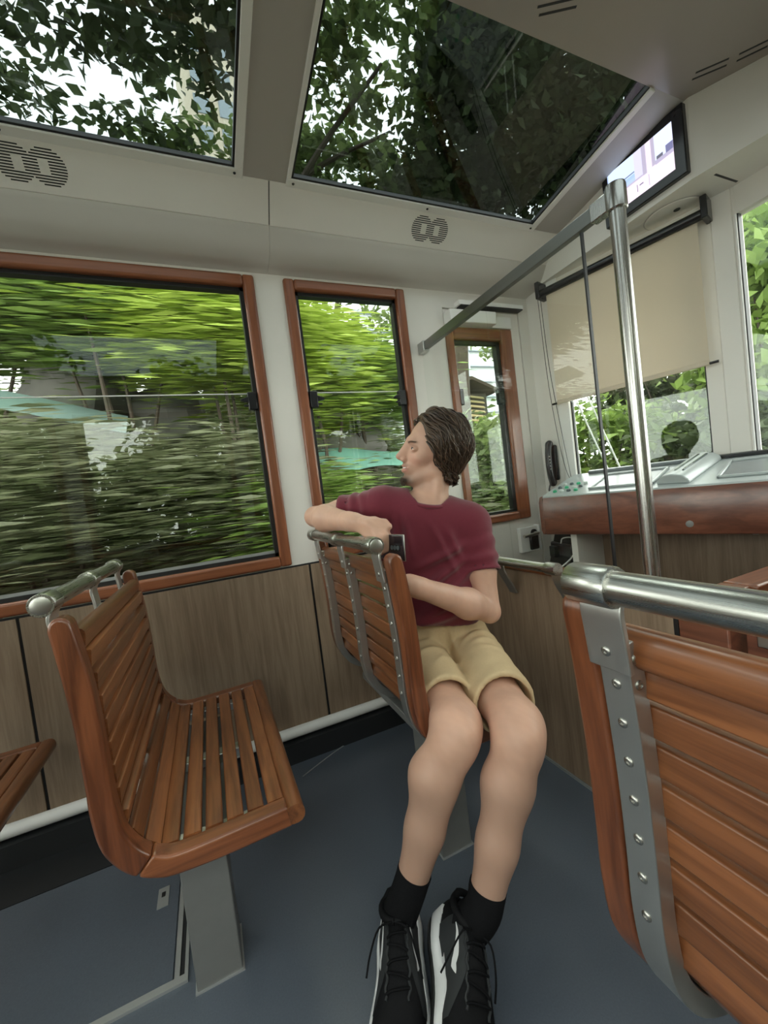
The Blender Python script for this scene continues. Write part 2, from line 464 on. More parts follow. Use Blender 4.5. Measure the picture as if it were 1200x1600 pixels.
# left door: closer box, slide track, lever handle
t = empty('door_closer', (1.42, 1.84, 1.97), 'flat white door closer box above the small front window', 'door closer')
obj('housing', MB().box((1.285, 1.80, 1.968), (1.585, 1.865, 2.034)), M_TRIMW, t, bevel=0.004)
obj('header_plate', MB().box((1.585, 1.845, 1.966), (1.725, 1.866, 2.03)), M_TRIMW, t, bevel=0.002)
obj('slide_rail', MB().box((1.36, 1.815, 2.066), (1.80, 1.862, 2.092)), M_TRIMW, t, bevel=0.003)
obj('slide_slot', MB().box((1.37, 1.812, 2.060), (1.79, 1.855, 2.0665)), M_BLACK, t)
t = empty('door_lock', (1.68, 1.83, 0.69), 'white lock plate with steel lever handle beneath the small window', 'door lock')
obj('back_plate', MB().box((1.615, 1.835, 0.685), (1.752, 1.862, 0.828)), M_TRIMW, t, bevel=0.004)
obj('raised_edge', MB().box((1.744, 1.822, 0.685), (1.754, 1.862, 0.834)), M_TRIMW, t, bevel=0.002)
obj('lock_case', MB().box((1.672, 1.818, 0.695), (1.735, 1.836, 0.785)), M_BLACKG, t, bevel=0.008)
lv = obj('lever', MB().tube([(1.712, 1.835, 0.790), (1.712, 1.797, 0.790), (1.700, 1.790, 0.790), (1.600, 1.790, 0.786)], 0.0095, 10), M_BOLT, t)
obj('rose', MB().lathe([(0.022, 0), (0.022, 0.008), (0.014, 0.012)], 16, Matrix.Translation((1.712, 1.835, 0.790)) @ Matrix.Rotation(math.pi / 2, 4, 'X')), M_BLACKG, lv)

# ---- rear wall with a window, behind the camera
ys = sorted({-0.61, -0.2, 1.5, 1.92}); zs = [0.0, 1.0, 2.0, 2.6]
rw = MB()
for i in range(3):
    for k in range(3):
        if i == 1 and k == 1: continue
        rw.box((X0 - 0.06, ys[i], zs[k]), (X0, ys[i + 1], zs[k + 1]))
struct('wall_rear', rw, M_WHITE)
wn = empty('window_7', (X0 - 0.03, CY, 1.0), kind='structure')
obj('pane', MB().box((X0 - 0.035, -0.2, 1.0), (X0 - 0.03, 1.5, 2.0)), M_GLASS, wn)

# ---- ceiling: coved soffit, sloping speaker panels, roof frame with skylights, flat middle
XB = 1.88                        # bulkhead above the front windows
SKY = [(-2.42, -1.14), (-0.975, 0.278), (0.455, 1.70)]
sy0, sz0, sy1, sz1 = 1.593, 2.371, 0.972, 2.477
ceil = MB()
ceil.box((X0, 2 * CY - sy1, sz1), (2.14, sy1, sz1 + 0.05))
CE = struct('ceiling', ceil, M_CEIL_SHADE)
nt_ = 0
for side in ('left', 'right'):
    Y = lambda y: my(y, side)
    # coved soffit from the wall to the seam
    cove = smooth_path([(1.862, 2.150), (1.835, 2.160), (1.79, 2.168), (1.745, 2.196), (1.70, 2.257)], 5)
    back = [(1.70, 2.30), (1.90, 2.30), (1.90, 2.15)]
    nt_ += 1
    T = empty('trim_%d' % nt_, (0, Y(1.78), 2.16), kind='structure')
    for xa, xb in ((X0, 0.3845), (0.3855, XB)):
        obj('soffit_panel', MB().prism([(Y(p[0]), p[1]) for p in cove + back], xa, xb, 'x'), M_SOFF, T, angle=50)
    # sloping panels with the speakers
    v = Vector((-0.10, 0.110)).normalized(); nrm = Vector((-v.y, v.x))
    A = Vector((1.698, 2.2585)); B = Vector((1.600, 2.366))
    for xa, xb in ((X0, 0.383), (0.387, XB)):
        poly = [A, B, B - nrm * -0.02 if False else B + Vector((0.03, 0.02)), A + Vector((0.03, 0.02))]
        obj('speaker_panel', MB().prism([(Y(p.x), p.y) for p in poly], xa, xb, 'x'), M_WHITE, T, bevel=0.002)
    obj('panel_joint', MB().prism([(Y(p.x), p.y) for p in (A + Vector((0.004, 0.003)), B + Vector((0.004, 0.003)), B + Vector((0.03, 0.02)), A + Vector((0.03, 0.02)))], 0.3825, 0.3875, 'x'), M_BLACK, T)
    if side == 'left':
        for cx in (-0.366, 1.119):
            g = MB()
            c = (A + B) / 2
            for k in range(-6, 7):
                h = k * 0.0078
                spans = []
                for ox in (-0.044, 0.044):
                    rad = 0.052
                    if abs(h) < rad:
                        hw = math.sqrt(rad * rad - h * h); spans.append((ox - hw, ox + hw))
                if not spans: continue
                spans.sort(); mg = [list(spans[0])]
                for s_ in spans[1:]:
                    if s_[0] < mg[-1][1]: mg[-1][1] = max(mg[-1][1], s_[1])
                    else: mg.append(list(s_))
                cut = []
                for s0, s1 in mg:
                    if abs(h) < 0.017:
                        for q0, q1 in ((s0, -0.048), (-0.020, 0.020), (0.048, s1)): cut.append((max(s0, q0), min(s1, q1)))
                    else: cut.append((s0, s1))
                for s0, s1 in cut:
                    if s1 - s0 < 0.004: continue
                    p = c + v * h
                    p0 = p - v * 0.0019; p1 = p + v * 0.0019
                    o_ = nrm * 0.0006
                    sgn = 1 if (nrm.x * -1 + nrm.y * -1) > 0 else -1
                    o_ = o_ * sgn
                    g.prism([(q.x, q.y) for q in (p0 + o_, p1 + o_, p1 - o_, p0 - o_)], cx + s0, cx + s1, 'x')
            obj('speaker_grille', g, M_BLACK, T)
    # roof frame round the skylights, sloping plane between the panels and the flat ceiling
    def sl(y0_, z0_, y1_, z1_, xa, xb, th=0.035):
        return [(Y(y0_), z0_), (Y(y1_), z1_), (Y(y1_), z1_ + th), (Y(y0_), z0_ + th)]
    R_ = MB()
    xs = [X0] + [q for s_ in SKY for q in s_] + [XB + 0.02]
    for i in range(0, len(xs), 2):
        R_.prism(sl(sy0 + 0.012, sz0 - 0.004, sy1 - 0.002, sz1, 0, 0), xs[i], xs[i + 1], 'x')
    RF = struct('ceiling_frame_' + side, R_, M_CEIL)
    for si, (xa, xb) in enumerate(SKY):
        nwin += 1
        sk = empty('window_%d' % (nwin + 1), ((xa + xb) / 2, Y(1.3), 2.40), kind='structure')
        # white lip, black seal, tinted pane
        e = Vector((sy1 - sy0, sz1 - sz0)).normalized(); up = Vector((-e.y, e.x)); up = up if up.y > 0 else -up
        def band(p, q, d0, d1, x_a, x_b):
            P0 = Vector((sy0, sz0)) + e * p; P1 = Vector((sy0, sz0)) + e * q
            return MB().prism([(Y(z.x), z.y) for z in (P0 + up * d0, P1 + up * d0, P1 + up * d1, P0 + up * d1)], x_a, x_b, 'x')
        L_ = math.hypot(sy1 - sy0, sz1 - sz0)
        for p, q, xa_, xb_ in ((-0.018, 0.018, xa - 0.006, xb + 0.010), (0.018, L_, xa - 0.006, xa + 0.010), (0.018, L_, xb - 0.020, xb + 0.010)):
            obj('lip', band(p, q, -0.010, 0.02, xa_, xb_), M_TRIMW, sk, bevel=0.003)
        for p, q, xa_, xb_ in ((0.018, 0.026, xa, xb), (0.018, L_, xa + 0.010, xa + 0.018), (0.018, L_, xb - 0.028, xb - 0.020)):
            obj('seal', band(p, q, -0.004, 0.012, xa_, xb_), M_BLACK, sk)
        obj('pane', band(0.018, L_ + 0.03, 0.006, 0.012, xa, xb), M_TINT, sk)
        if side == 'left' and si:
            for xx in ((xa + 0.02, (xa + xb) / 2, xb - 0.02) if si == 2 else (-0.42, xb - 0.02)):
                p = Vector((sy0, sz0)) + e * 0.002 - up * 0.010
                obj('screw', MB().lathe([(0.0055, 0), (0.0045, 0.003), (0.002, 0.004)], 8, Matrix.Translation((xx, p.x, p.y)) @ Matrix.Rotation(math.pi, 4, 'X')), M_BLACK, sk)

# slots of the air outlets in the flat ceiling
def slot(p, q, w=0.007):
    p = Vector(p); q = Vector(q); d = (q - p).normalized(); n_ = Vector((-d.y, d.x)) * w / 2
    m = MB().prism([tuple(p - n_), tuple(q - n_), tuple(q + n_), tuple(p + n_)], sz1 - 0.0008, sz1 + 0.004, 'z')
    obj('air_slot', m, M_BLACK, CE)
slot((1.075, 0.905), (1.165, 0.855)); slot((1.095, 0.920), (1.190, 0.868))
slot((1.80, 0.885), (1.865, 0.815)); slot((1.815, 0.905), (1.885, 0.832))
slot((1.885, 0.795), (1.935, 0.730)); slot((1.905, 0.812), (1.955, 0.747))

# ---- front: bulkhead with the monitor, soffit underneath, faceted windscreen wall
UZ = 2.182
low = [(XB, 1.90), (XB, 0.97), (1.935, CY), (XB, 2 * CY - 0.97), (XB, -0.59)]
top = [(XB, 1.90), (XB, 0.955), (2.06, CY), (XB, 2 * CY - 0.955), (XB, -0.59)]
bk = MB()
n = len(low)
bk.add([(p[0], p[1], UZ) for p in low] + [(p[0], p[1], sz1 + 0.03) for p in top] + [(2.30, 1.90, UZ), (2.30, -0.59, UZ), (2.30, 1.90, sz1 + 0.03), (2.30, -0.59, sz1 + 0.03)],
       [(i, i + 1, n + i + 1, n + i) for i in range(n - 1)] + [tuple(range(n)) + (2 * n + 1, 2 * n)] + [(2 * n, 2 * n + 1, 2 * n + 3, 2 * n + 2)])
BK = struct('wall_bulkhead', bk, M_WHITE, angle=20)
obj('soffit_slot', MB().box((1.95, 0.921, UZ - 0.001), (2.10, 0.929, UZ + 0.003)), M_BLACK, BK)
# round inspection cover in the soffit
t = obj('inspection_cover', MB().lathe([(0.108, 0.0), (0.104, -0.005), (0.09, -0.006), (0.002, -0.006)], 32, Matrix.Translation((2.035, 1.13, UZ))), M_WHITE, BK)
obj('cover_ring', MB().lathe([(0.110, 0.0005), (0.112, -0.001), (0.108, -0.0025)], 32, Matrix.Translation((2.035, 1.13, UZ))), M_CEIL, t)
obj('key_hole', MB().lathe([(0.013, 0), (0.012, -0.002)], 14, Matrix.Translation((2.01, 1.10, UZ - 0.006))), M_BLACK, t)

E1 = Vector((0.270, -0.963, 0)).normalized(); NI = Vector((-0.963, -0.270, 0)).normalized()
FP = Vector((1.87, 1.86, 0))
def fmat(side='left'):
    """facet frame: local x along the windscreen to the centre, local y into the cabin, local z up"""
    e, nn, p = E1.copy(), NI.copy(), FP.copy()
    if side == 'right':
        e.y = -e.y; nn.y = -nn.y; p.y = 2 * CY - p.y
    return Matrix(((e.x, nn.x, 0, p.x), (e.y, nn.y, 0, p.y), (0, 0, 1, 0), (0, 0, 0, 1)))
for si, side in enumerate(('left', 'right')):
    Fm = fmat(side)
    w = MB()
    for a, b in (((-0.06, -0.05, 0), (0.192, 0.0, UZ + 0.02)), ((0.805, -0.05, 0), (0.934, 0.0, UZ + 0.02)), ((0.192, -0.05, 0), (0.805, 0.0, 1.06)), ((0.192, -0.05, 2.12), (0.805, 0.0, UZ + 0.02))):
        w.box(a, b, Fm)
    WF = struct('wall_front_' + side, w, M_WHITE)
    obj('pillar_cover', MB().box((0.865, 0.0, 1.0), (0.936, 0.012, UZ), Fm), M_WHITE, WF, bevel=0.004)
    obj('pillar_cover', MB().box((0.13, 0.0, 1.0), (0.192, 0.010, UZ), Fm), M_TRIMW, WF, bevel=0.003)
    wn = empty('window_%d' % (15 + si), tuple(Fm @ Vector((0.5, -0.02, 1.06))), kind='structure')
    obj('gasket', MB().box((0.192, -0.03, 1.06), (0.199, -0.012, 2.12), Fm).box((0.798, -0.03, 1.06), (0.805, -0.012, 2.12), Fm).box((0.192, -0.03, 1.06), (0.805, -0.012, 1.068), Fm), M_BLACK, wn)
    obj('pane', MB().box((0.196, -0.024, 1.063), (0.801, -0.018, 2.12), Fm), M_GLASS, wn)
w = MB().box((2.12, 2 * CY - 0.965, 0), (2.17, 0.965, 1.06)).box((2.12, 2 * CY - 0.965, 2.075), (2.17, 0.965, UZ + 0.02))
w.box((2.118, 0.948, 1.0), (2.17, 0.972, UZ)).box((2.118, 2 * CY - 0.972, 1.0), (2.17, 2 * CY - 0.948, UZ))
struct('wall_front', w, M_WHITE)
wn = empty('window_17', (2.14, CY, 1.06), kind='structure')
obj('gasket', MB().box((2.125, 0.942, 1.06), (2.15, 0.949, 2.075)).box((2.125, 2 * CY - 0.949, 1.06), (2.15, 2 * CY - 0.942, 2.075)), M_BLACK, wn)
obj('edge_strip', MB().box((2.116, 0.946, 1.06), (2.126, 0.951, 2.075)), M_TRIMW, wn)
obj('pane', MB().box((2.14, 2 * CY - 0.944, 1.06), (2.146, 0.944, 2.075)), M_GLASS, wn)

# light portals at the glazing: they emit nothing, they only guide the sky light
def portal(name, loc, rot, sx, sy):
    d = bpy.data.lights.new(name, 'AREA'); d.shape = 'RECTANGLE'; d.size = sx; d.size_y = sy
    d.cycles.is_portal = True
    o = link(bpy.data.objects.new(name, d)); o.location = loc; o.rotation_euler = rot; return o
for w in WINS:
    portal('sky_portal', ((w[0] + w[1]) / 2, 1.95, 1.5), (-math.pi / 2, 0, 0), w[1] - w[0], 1.3)
    portal('sky_portal', ((w[0] + w[1]) / 2, -0.64, 1.5), (math.pi / 2, 0, 0), w[1] - w[0], 1.3)

# ------------------------------------------------------------------ slatted tram seats
# seat frame: local x forward, local y from the aisle end (0) to the wall end (SW), z up
SW = 0.76
OUT = [(-0.291, 0.947), (-0.282, 0.857), (-0.275, 0.751), (-0.273, 0.649), (-0.273, 0.591), (-0.266, 0.528), (-0.250, 0.487), (-0.223, 0.451), (-0.184, 0.426), (-0.141, 0.415), (-0.037, 0.411), (0.085, 0.414)]
INN = [(-0.254, 0.952), (-0.247, 0.905), (-0.238, 0.823), (-0.234, 0.714), (-0.232, 0.606), (-0.224, 0.541), (-0.210, 0.505), (-0.190, 0.480), (-0.165, 0.463), (-0.135, 0.457), (-0.058, 0.457), (0.078, 0.460)]
SO, SI = smooth_path(OUT, 4), smooth_path(INN, 4)
CUT = 30                          # index of the mitre between back plank and seat rail
def mid(i, t=0.5):
    a, b = Vector(SO[i]), Vector(SI[i]); return a.lerp(b, t)
def mid_z(z, t=0.5):
    for i in range(len(SO) - 1):
        a, b = mid(i, t), mid(i + 1, t)
        if a.y >= z >= b.y:
            k = (a.y - z) / max(a.y - b.y, 1e-6); return a.lerp(b, k), (b - a).normalized()
    return mid(0, t), Vector((0, -1))

slat_meshes = {}
def slat_mesh(key, w, h, th, r):
    if key not in slat_meshes:
        m = MB()
        # rounded section in local xz, long in y
        sec = []
        for cx, cz, a0 in ((th / 2 - r, h / 2 - r, 0), (-th / 2 + r, h / 2 - r, 90), (-th / 2 + r, -h / 2 + r, 180), (th / 2 - r, -h / 2 + r, 270)):
            for k in range(4):
                a = math.radians(a0 + k * 30)
                sec.append((cx + r * math.cos(a), cz + r * math.sin(a)))
        m.prism(sec, -w / 2, w / 2, 'y')
        slat_meshes[key] = m.mesh('slat_' + key, 40)
        slat_meshes[key].materials.append(M_SLAT)
    return slat_meshes[key]

def bolt_mesh():
    if 'bolt' not in slat_meshes:
        m = MB().lathe([(0.0058, 0.0), (0.0058, 0.0008), (0.0046, 0.0020), (0.0028, 0.0022), (0.0024, 0.0008)], 12)
        slat_meshes['bolt'] = m.mesh('bolt', 40); slat_meshes['bolt'].materials.append(M_BOLT)
    return slat_meshes['bolt']

def make_seat(label, group):
    S = empty('tram_seat', (0, 0, 0), label, 'seat', group)
    PT = 0.042
    # end frames: back plank and seat rail
    for y0 in (0.0, SW - PT):
        capn = 6
        tip = [tuple(mid(0) + Vector((math.cos(a), math.sin(a))) * 0.0185 + Vector((0, 0.001))) for a in [math.pi * k / capn for k in range(1, capn)]]
        poly = SI[:CUT][::-1] + tip + SO[:CUT]
        obj('end_plank', MB().prism([tuple(p) for p in poly], y0, y0 + PT, 'y'), M_PLANKZ, S, bevel=0.006, seg=3)
        poly = SO[CUT - 1:] + SI[CUT - 1:][::-1]
        poly = [(p[0] + (0.0015 if i in (0, len(poly) - 1) else 0), p[1]) for i, p in enumerate(poly)]
        obj('end_rail', MB().prism(poly, y0, y0 + PT, 'y'), M_PLANKX, S, bevel=0.006, seg=3)
    ym, sl = SW / 2, SW - 2 * PT - 0.002
    # back slats: a heavy rounded top rail, then narrow boards
    def back_slat(z, key, h, th, r, t=0.55):
        c, d = mid_z(z, t)
        ang = math.atan2(d.x, -d.y)
        M = Matrix.Translation((c.x, ym, z)) @ Matrix.Rotation(ang, 4, 'Y')
        place(slat_mesh(key, sl, h, th, r), 'back_slat', M_SLAT, S, M)
    back_slat(0.9135, 'top', 0.046, 0.032, 0.013, 0.66)
    z = 0.873
    zs = []
    while z > 0.530:
        back_slat(z, 'board', 0.0372, 0.021, 0.003, 0.79); zs.append(z); z -= 0.0475
    # boards round the bend and on the seat
    for bx_, bz_, ba_ in ((-0.2165, 0.4985, -28), (-0.1915, 0.4665, -50)):
        place(slat_mesh('bend', sl, 0.034, 0.017, 0.004), 'bend_slat', M_SLAT, S, Matrix.Translation((bx_, ym, bz_)) @ Matrix.Rotation(math.radians(ba_), 4, 'Y'))
    for k in range(6):
        x = -0.160 + k * 0.0435
        place(slat_mesh('seat', sl, 0.0355, 0.018, 0.004), 'seat_slat', M_SLAT, S, Matrix.Translation((x, ym, 0.449)) @ Matrix.Rotation(math.pi / 2, 4, 'Y'))
    place(slat_mesh('front', SW - 0.001, 0.042, 0.044, 0.017), 'front_rail', M_SLAT, S, Matrix.Translation((0.092, ym, 0.438)))
    # steel straps behind and under the slats, with their bolts
    rear = [mid(i, -0.05) for i in range(1, len(SO) - 2)]
    for yc in (0.066, SW / 2, SW - 0.066):
        path = [tuple(p) for p in rear]
        st = obj('strap', MB().strip(path, yc - 0.019, yc + 0.019, 0.024), M_STEELZ, S, bevel=0.0012, angle=30)
        for zb in zs[:7]:
            c, d = mid_z(zb, -0.05)
            nn = Vector((d.y, -d.x)); nn = nn if nn.x < 0 else -nn
            Mx = Matrix.Translation((c.x - 0.0002, yc, zb)) @ Matrix.Rotation(-math.pi / 2, 4, 'Y')
            place(bolt_mesh(), 'bolt', M_BOLT, st, Mx)
        # bracket: plate from the strap up to the hand rail, collar round the rail
        bp = smooth_path([(-0.2878, 0.893), (-0.2925, 0.938), (-0.2945, 0.965), (-0.284, 0.985), (-0.281, 0.996)], 5)
        place(bolt_mesh(), 'bolt', M_BOLT, st, Matrix.Translation((-0.2970, yc, 0.914)) @ Matrix.Rotation(-math.pi / 2 - 0.1, 4, 'Y'))
        br = obj('rail_bracket', MB().strip(bp, yc - 0.026, yc + 0.026, 0.007), M_STEELZ, S, bevel=0.0015, angle=30)
        obj('collar', MB().lathe([(0.0190, -0.027), (0.0215, -0.027), (0.0228, -0.024), (0.0228, 0.024), (0.0215, 0.027), (0.0190, 0.027)], 24,
            Matrix.Translation((-0.305, yc, 0.992)) @ Matrix.Rotation(math.pi / 2, 4, 'X')), M_STEEL, br)
        for dz in (0.905, 0.875):
            c, d = mid_z(dz, 0.15)
            place(bolt_mesh(), 'bolt', M_BOLT, st, Matrix.Translation((c.x + 0.004, yc - 0.019, dz)) @ Matrix.Rotation(math.pi / 2, 4, 'X'))
    hr = obj('hand_rail', MB().tube([(-0.305, 0.052, 0.992), (-0.305, SW - 0.052, 0.992)], 0.0180, 24), M_STEEL, S)
    for y0 in (0.0388, SW - 0.0388):
        s_ = -1 if y0 < 0.2 else 1
        obj('rail_cap', MB().lathe([(0.0172, -0.002), (0.0172, 0.0012), (0.0150, 0.0022), (0.002, 0.0024)], 24, Matrix.Translation((-0.305, y0, 0.992)) @ Matrix.Rotation(math.pi / 2 if s_ < 0 else -math.pi / 2, 4, 'X')), M_BOLT, hr)
    # pedestal with top bracket and foot
    pd = obj('pedestal', MB().box((-0.168, 0.155, 0.0), (-0.064, 0.27, 0.385)), M_PEDESTAL, S, bevel=0.003)
    obj('foot_seal', MB().box((-0.172, 0.151, 0.0), (-0.060, 0.274, 0.004)), M_ALU, pd)
    obj('seat_bearer', MB().box((-0.19, 0.10, 0.382), (-0.02, SW - 0.10, 0.408)), M_PEDESTAL, pd, bevel=0.003)
    return S

PITCH = 0.685
SEAT_G = 'slatted wooden tram seats'
seat = make_seat('empty slatted wooden seat beside the large window, grey pedestal on the hatch edge', SEAT_G)
for nm, loc, lab in (('m', (PITCH, 0.92, 0), 'slatted wooden seat with the man in the maroon shirt sitting on it'),
                     ('r', (PITCH, 0.39 - SW, 0), 'nearest slatted seat seen from behind, steel rail running out of view'),
                     ('b', (-PITCH + 0.02, 0.92, 0), 'rearmost seat, only its front corner showing at the left edge')):
    c = copy_tree(seat, loc)
    c['label'] = lab
seat.location = (0, 0.92, 0)

# ------------------------------------------------------------------ half wall, glass screen and pole in front of the cab
HW = empty('cab_half_wall', (XP, 1.3, 0), 'waist-high oak veneer half wall with wooden cap in front of the cab', 'half wall')
hy0 = 0.70
obj('veneer_board', MB().box((XP, hy0, 0.012), (XP + 0.035, 1.858, 0.752)), M_VENEER, HW, bevel=0.002)
obj('cap_rail', MB().box((XP - 0.008, hy0 - 0.03, 0.752), (XP + 0.060, 1.858, 0.776)), M_SLAT, HW, bevel=0.006, seg=3)
cp = smooth_path([(XP + 0.03, hy0 - 0.02), (XP + 0.036, 0.645), (XP + 0.07, 0.615), (XP + 0.12, 0.612)], 5)
poly = []
for s_ in (1, -1):
    q = []
    for i in range(len(cp)):
        a = Vector(cp[max(i - 1, 0)]); b = Vector(cp[min(i + 1, len(cp) - 1)]); t_ = (b - a).normalized()
        q.append(tuple(Vector(cp[i]) + Vector((-t_.y, t_.x)) * 0.032 * s_))
    poly += q if s_ > 0 else q[::-1]
obj('cap_corner', MB().prism(poly, 0.752, 0.776, 'z'), M_SLAT, HW, bevel=0.005)
obj('base_strip', MB().box((XP - 0.004, hy0, 0.0), (XP, 1.80, 0.012)), M_ALU, HW)
obj('joint', MB().box((XP - 0.0005, hy0 - 0.012, 0.02), (XP + 0.03, hy0, 0.752)), M_BLACK, HW)
obj('return_post', MB().box((XP - 0.001, 0.572, 0.0), (XP + 0.10, hy0 - 0.012, 0.752)), M_FASCIA, HW, bevel=0.004)
G_ = empty('cab_gate', (XP + 0.12, 0.58, 0), 'low red-brown wooden gate with pale cap beside the half wall', 'gate')
obj('gate_panel', MB().box((XP + 0.035, 0.40, 0.02), (XP + 0.075, 0.556, 0.752)), M_FASCIA, G_, bevel=0.003)
obj('gate_panel', MB().box((XP + 0.13, 0.578, 0.02), (1.60, 0.615, 0.752)), M_FASCIA, G_, bevel=0.003)
obj('gate_cap', MB().box((XP + 0.126, 0.565, 0.752), (1.60, 0.645, 0.778)), M_PLANKX, G_, bevel=0.006, seg=3)
gl_ = obj('latch', MB().box((XP + 0.022, 0.48, 0.66), (XP + 0.035, 0.53, 0.72)), M_BOLT, G_, bevel=0.003)

GR = empty('grab_rail', (XP - 0.08, 1.3, 0.8), 'short chrome grab rail bracketed to the half wall behind the man', 'grab rail')
obj('rail', MB().tube([(XP - 0.075, 1.70, 0.803), (XP - 0.075, 1.005, 0.803)], 0.0165, 20), M_STEEL, GR)
for yc in (1.65, 1.32, 1.03):
    br = obj('bracket', MB().strip(smooth_path([(XP - 0.001, 0.66), (XP - 0.020, 0.70), (XP - 0.050, 0.755), (XP - 0.058, 0.80)], 5), yc - 0.022, yc + 0.022, 0.007), M_STEELZ, GR, bevel=0.001)
    obj('collar', MB().lathe([(0.017, -0.024), (0.021, -0.024), (0.0218, -0.021), (0.0218, 0.021), (0.021, 0.024), (0.017, 0.024)], 20, Matrix.Translation((XP - 0.075, yc, 0.803)) @ Matrix.Rotation(math.pi / 2, 4, 'X')), M_STEEL, br)

PX = 1.12
SCN = empty('glass_screen', (PX, 1.35, 0.776), 'clear glass screen hung between the half wall and the slanting steel bar', 'screen')
obj('pane', MB().box((PX - 0.004, 1.330, 0.777), (PX + 0.004, 1.845, 1.818)), M_PART, SCN)
obj('pane', MB().box((PX - 0.004, 0.873, 0.777), (PX + 0.004, 1.326, 1.818)), M_PART, SCN)
obj('edge_seal', MB().box((PX - 0.005, 0.869, 0.777), (PX + 0.005, 0.8745, 1.815)), M_BLACK, SCN)
obj('glass_clip', MB().box((PX - 0.012, 1.50, 0.777), (PX + 0.012, 1.56, 0.815)), M_PART, SCN, bevel=0.002)
obj('glass_clip', MB().box((PX - 0.012, 1.02, 0.777), (PX + 0.012, 1.06, 0.800)), M_PART, SCN, bevel=0.002)
PO = empty('grab_pole', (PX, 0.758, 0.776), 'upright brushed steel pole joined to a square bar from the wall', 'pole')
obj('pole', MB().tube([(PX, 0.758, 0.774), (PX, 0.758, 1.865)], 0.0205, 28), M_POLE, PO)
obj('pole_cap', MB().lathe([(0.024, 0), (0.0265, 0.003), (0.0265, 0.062), (0.0245, 0.068), (0.002, 0.069)], 28, Matrix.Translation((PX, 0.758, 1.802))), M_POLE, PO)
obj('cross_bar', MB().box((PX - 0.011, 0.775, 1.817), (PX + 0.011, 1.80, 1.858)), brushed('dark_steel_bar', (0.22, 0.225, 0.215), 0.38, 'y'), PO, bevel=0.002)
obj('wall_socket', MB().box((PX - 0.017, 1.80, 1.810), (PX + 0.017, 1.86, 1.864)), M_STEELZ, PO, bevel=0.003)
obj('bar_sleeve', MB().box((PX - 0.015, 0.775, 1.812), (PX + 0.015, 0.83, 1.862)), M_POLE, PO, bevel=0.003)

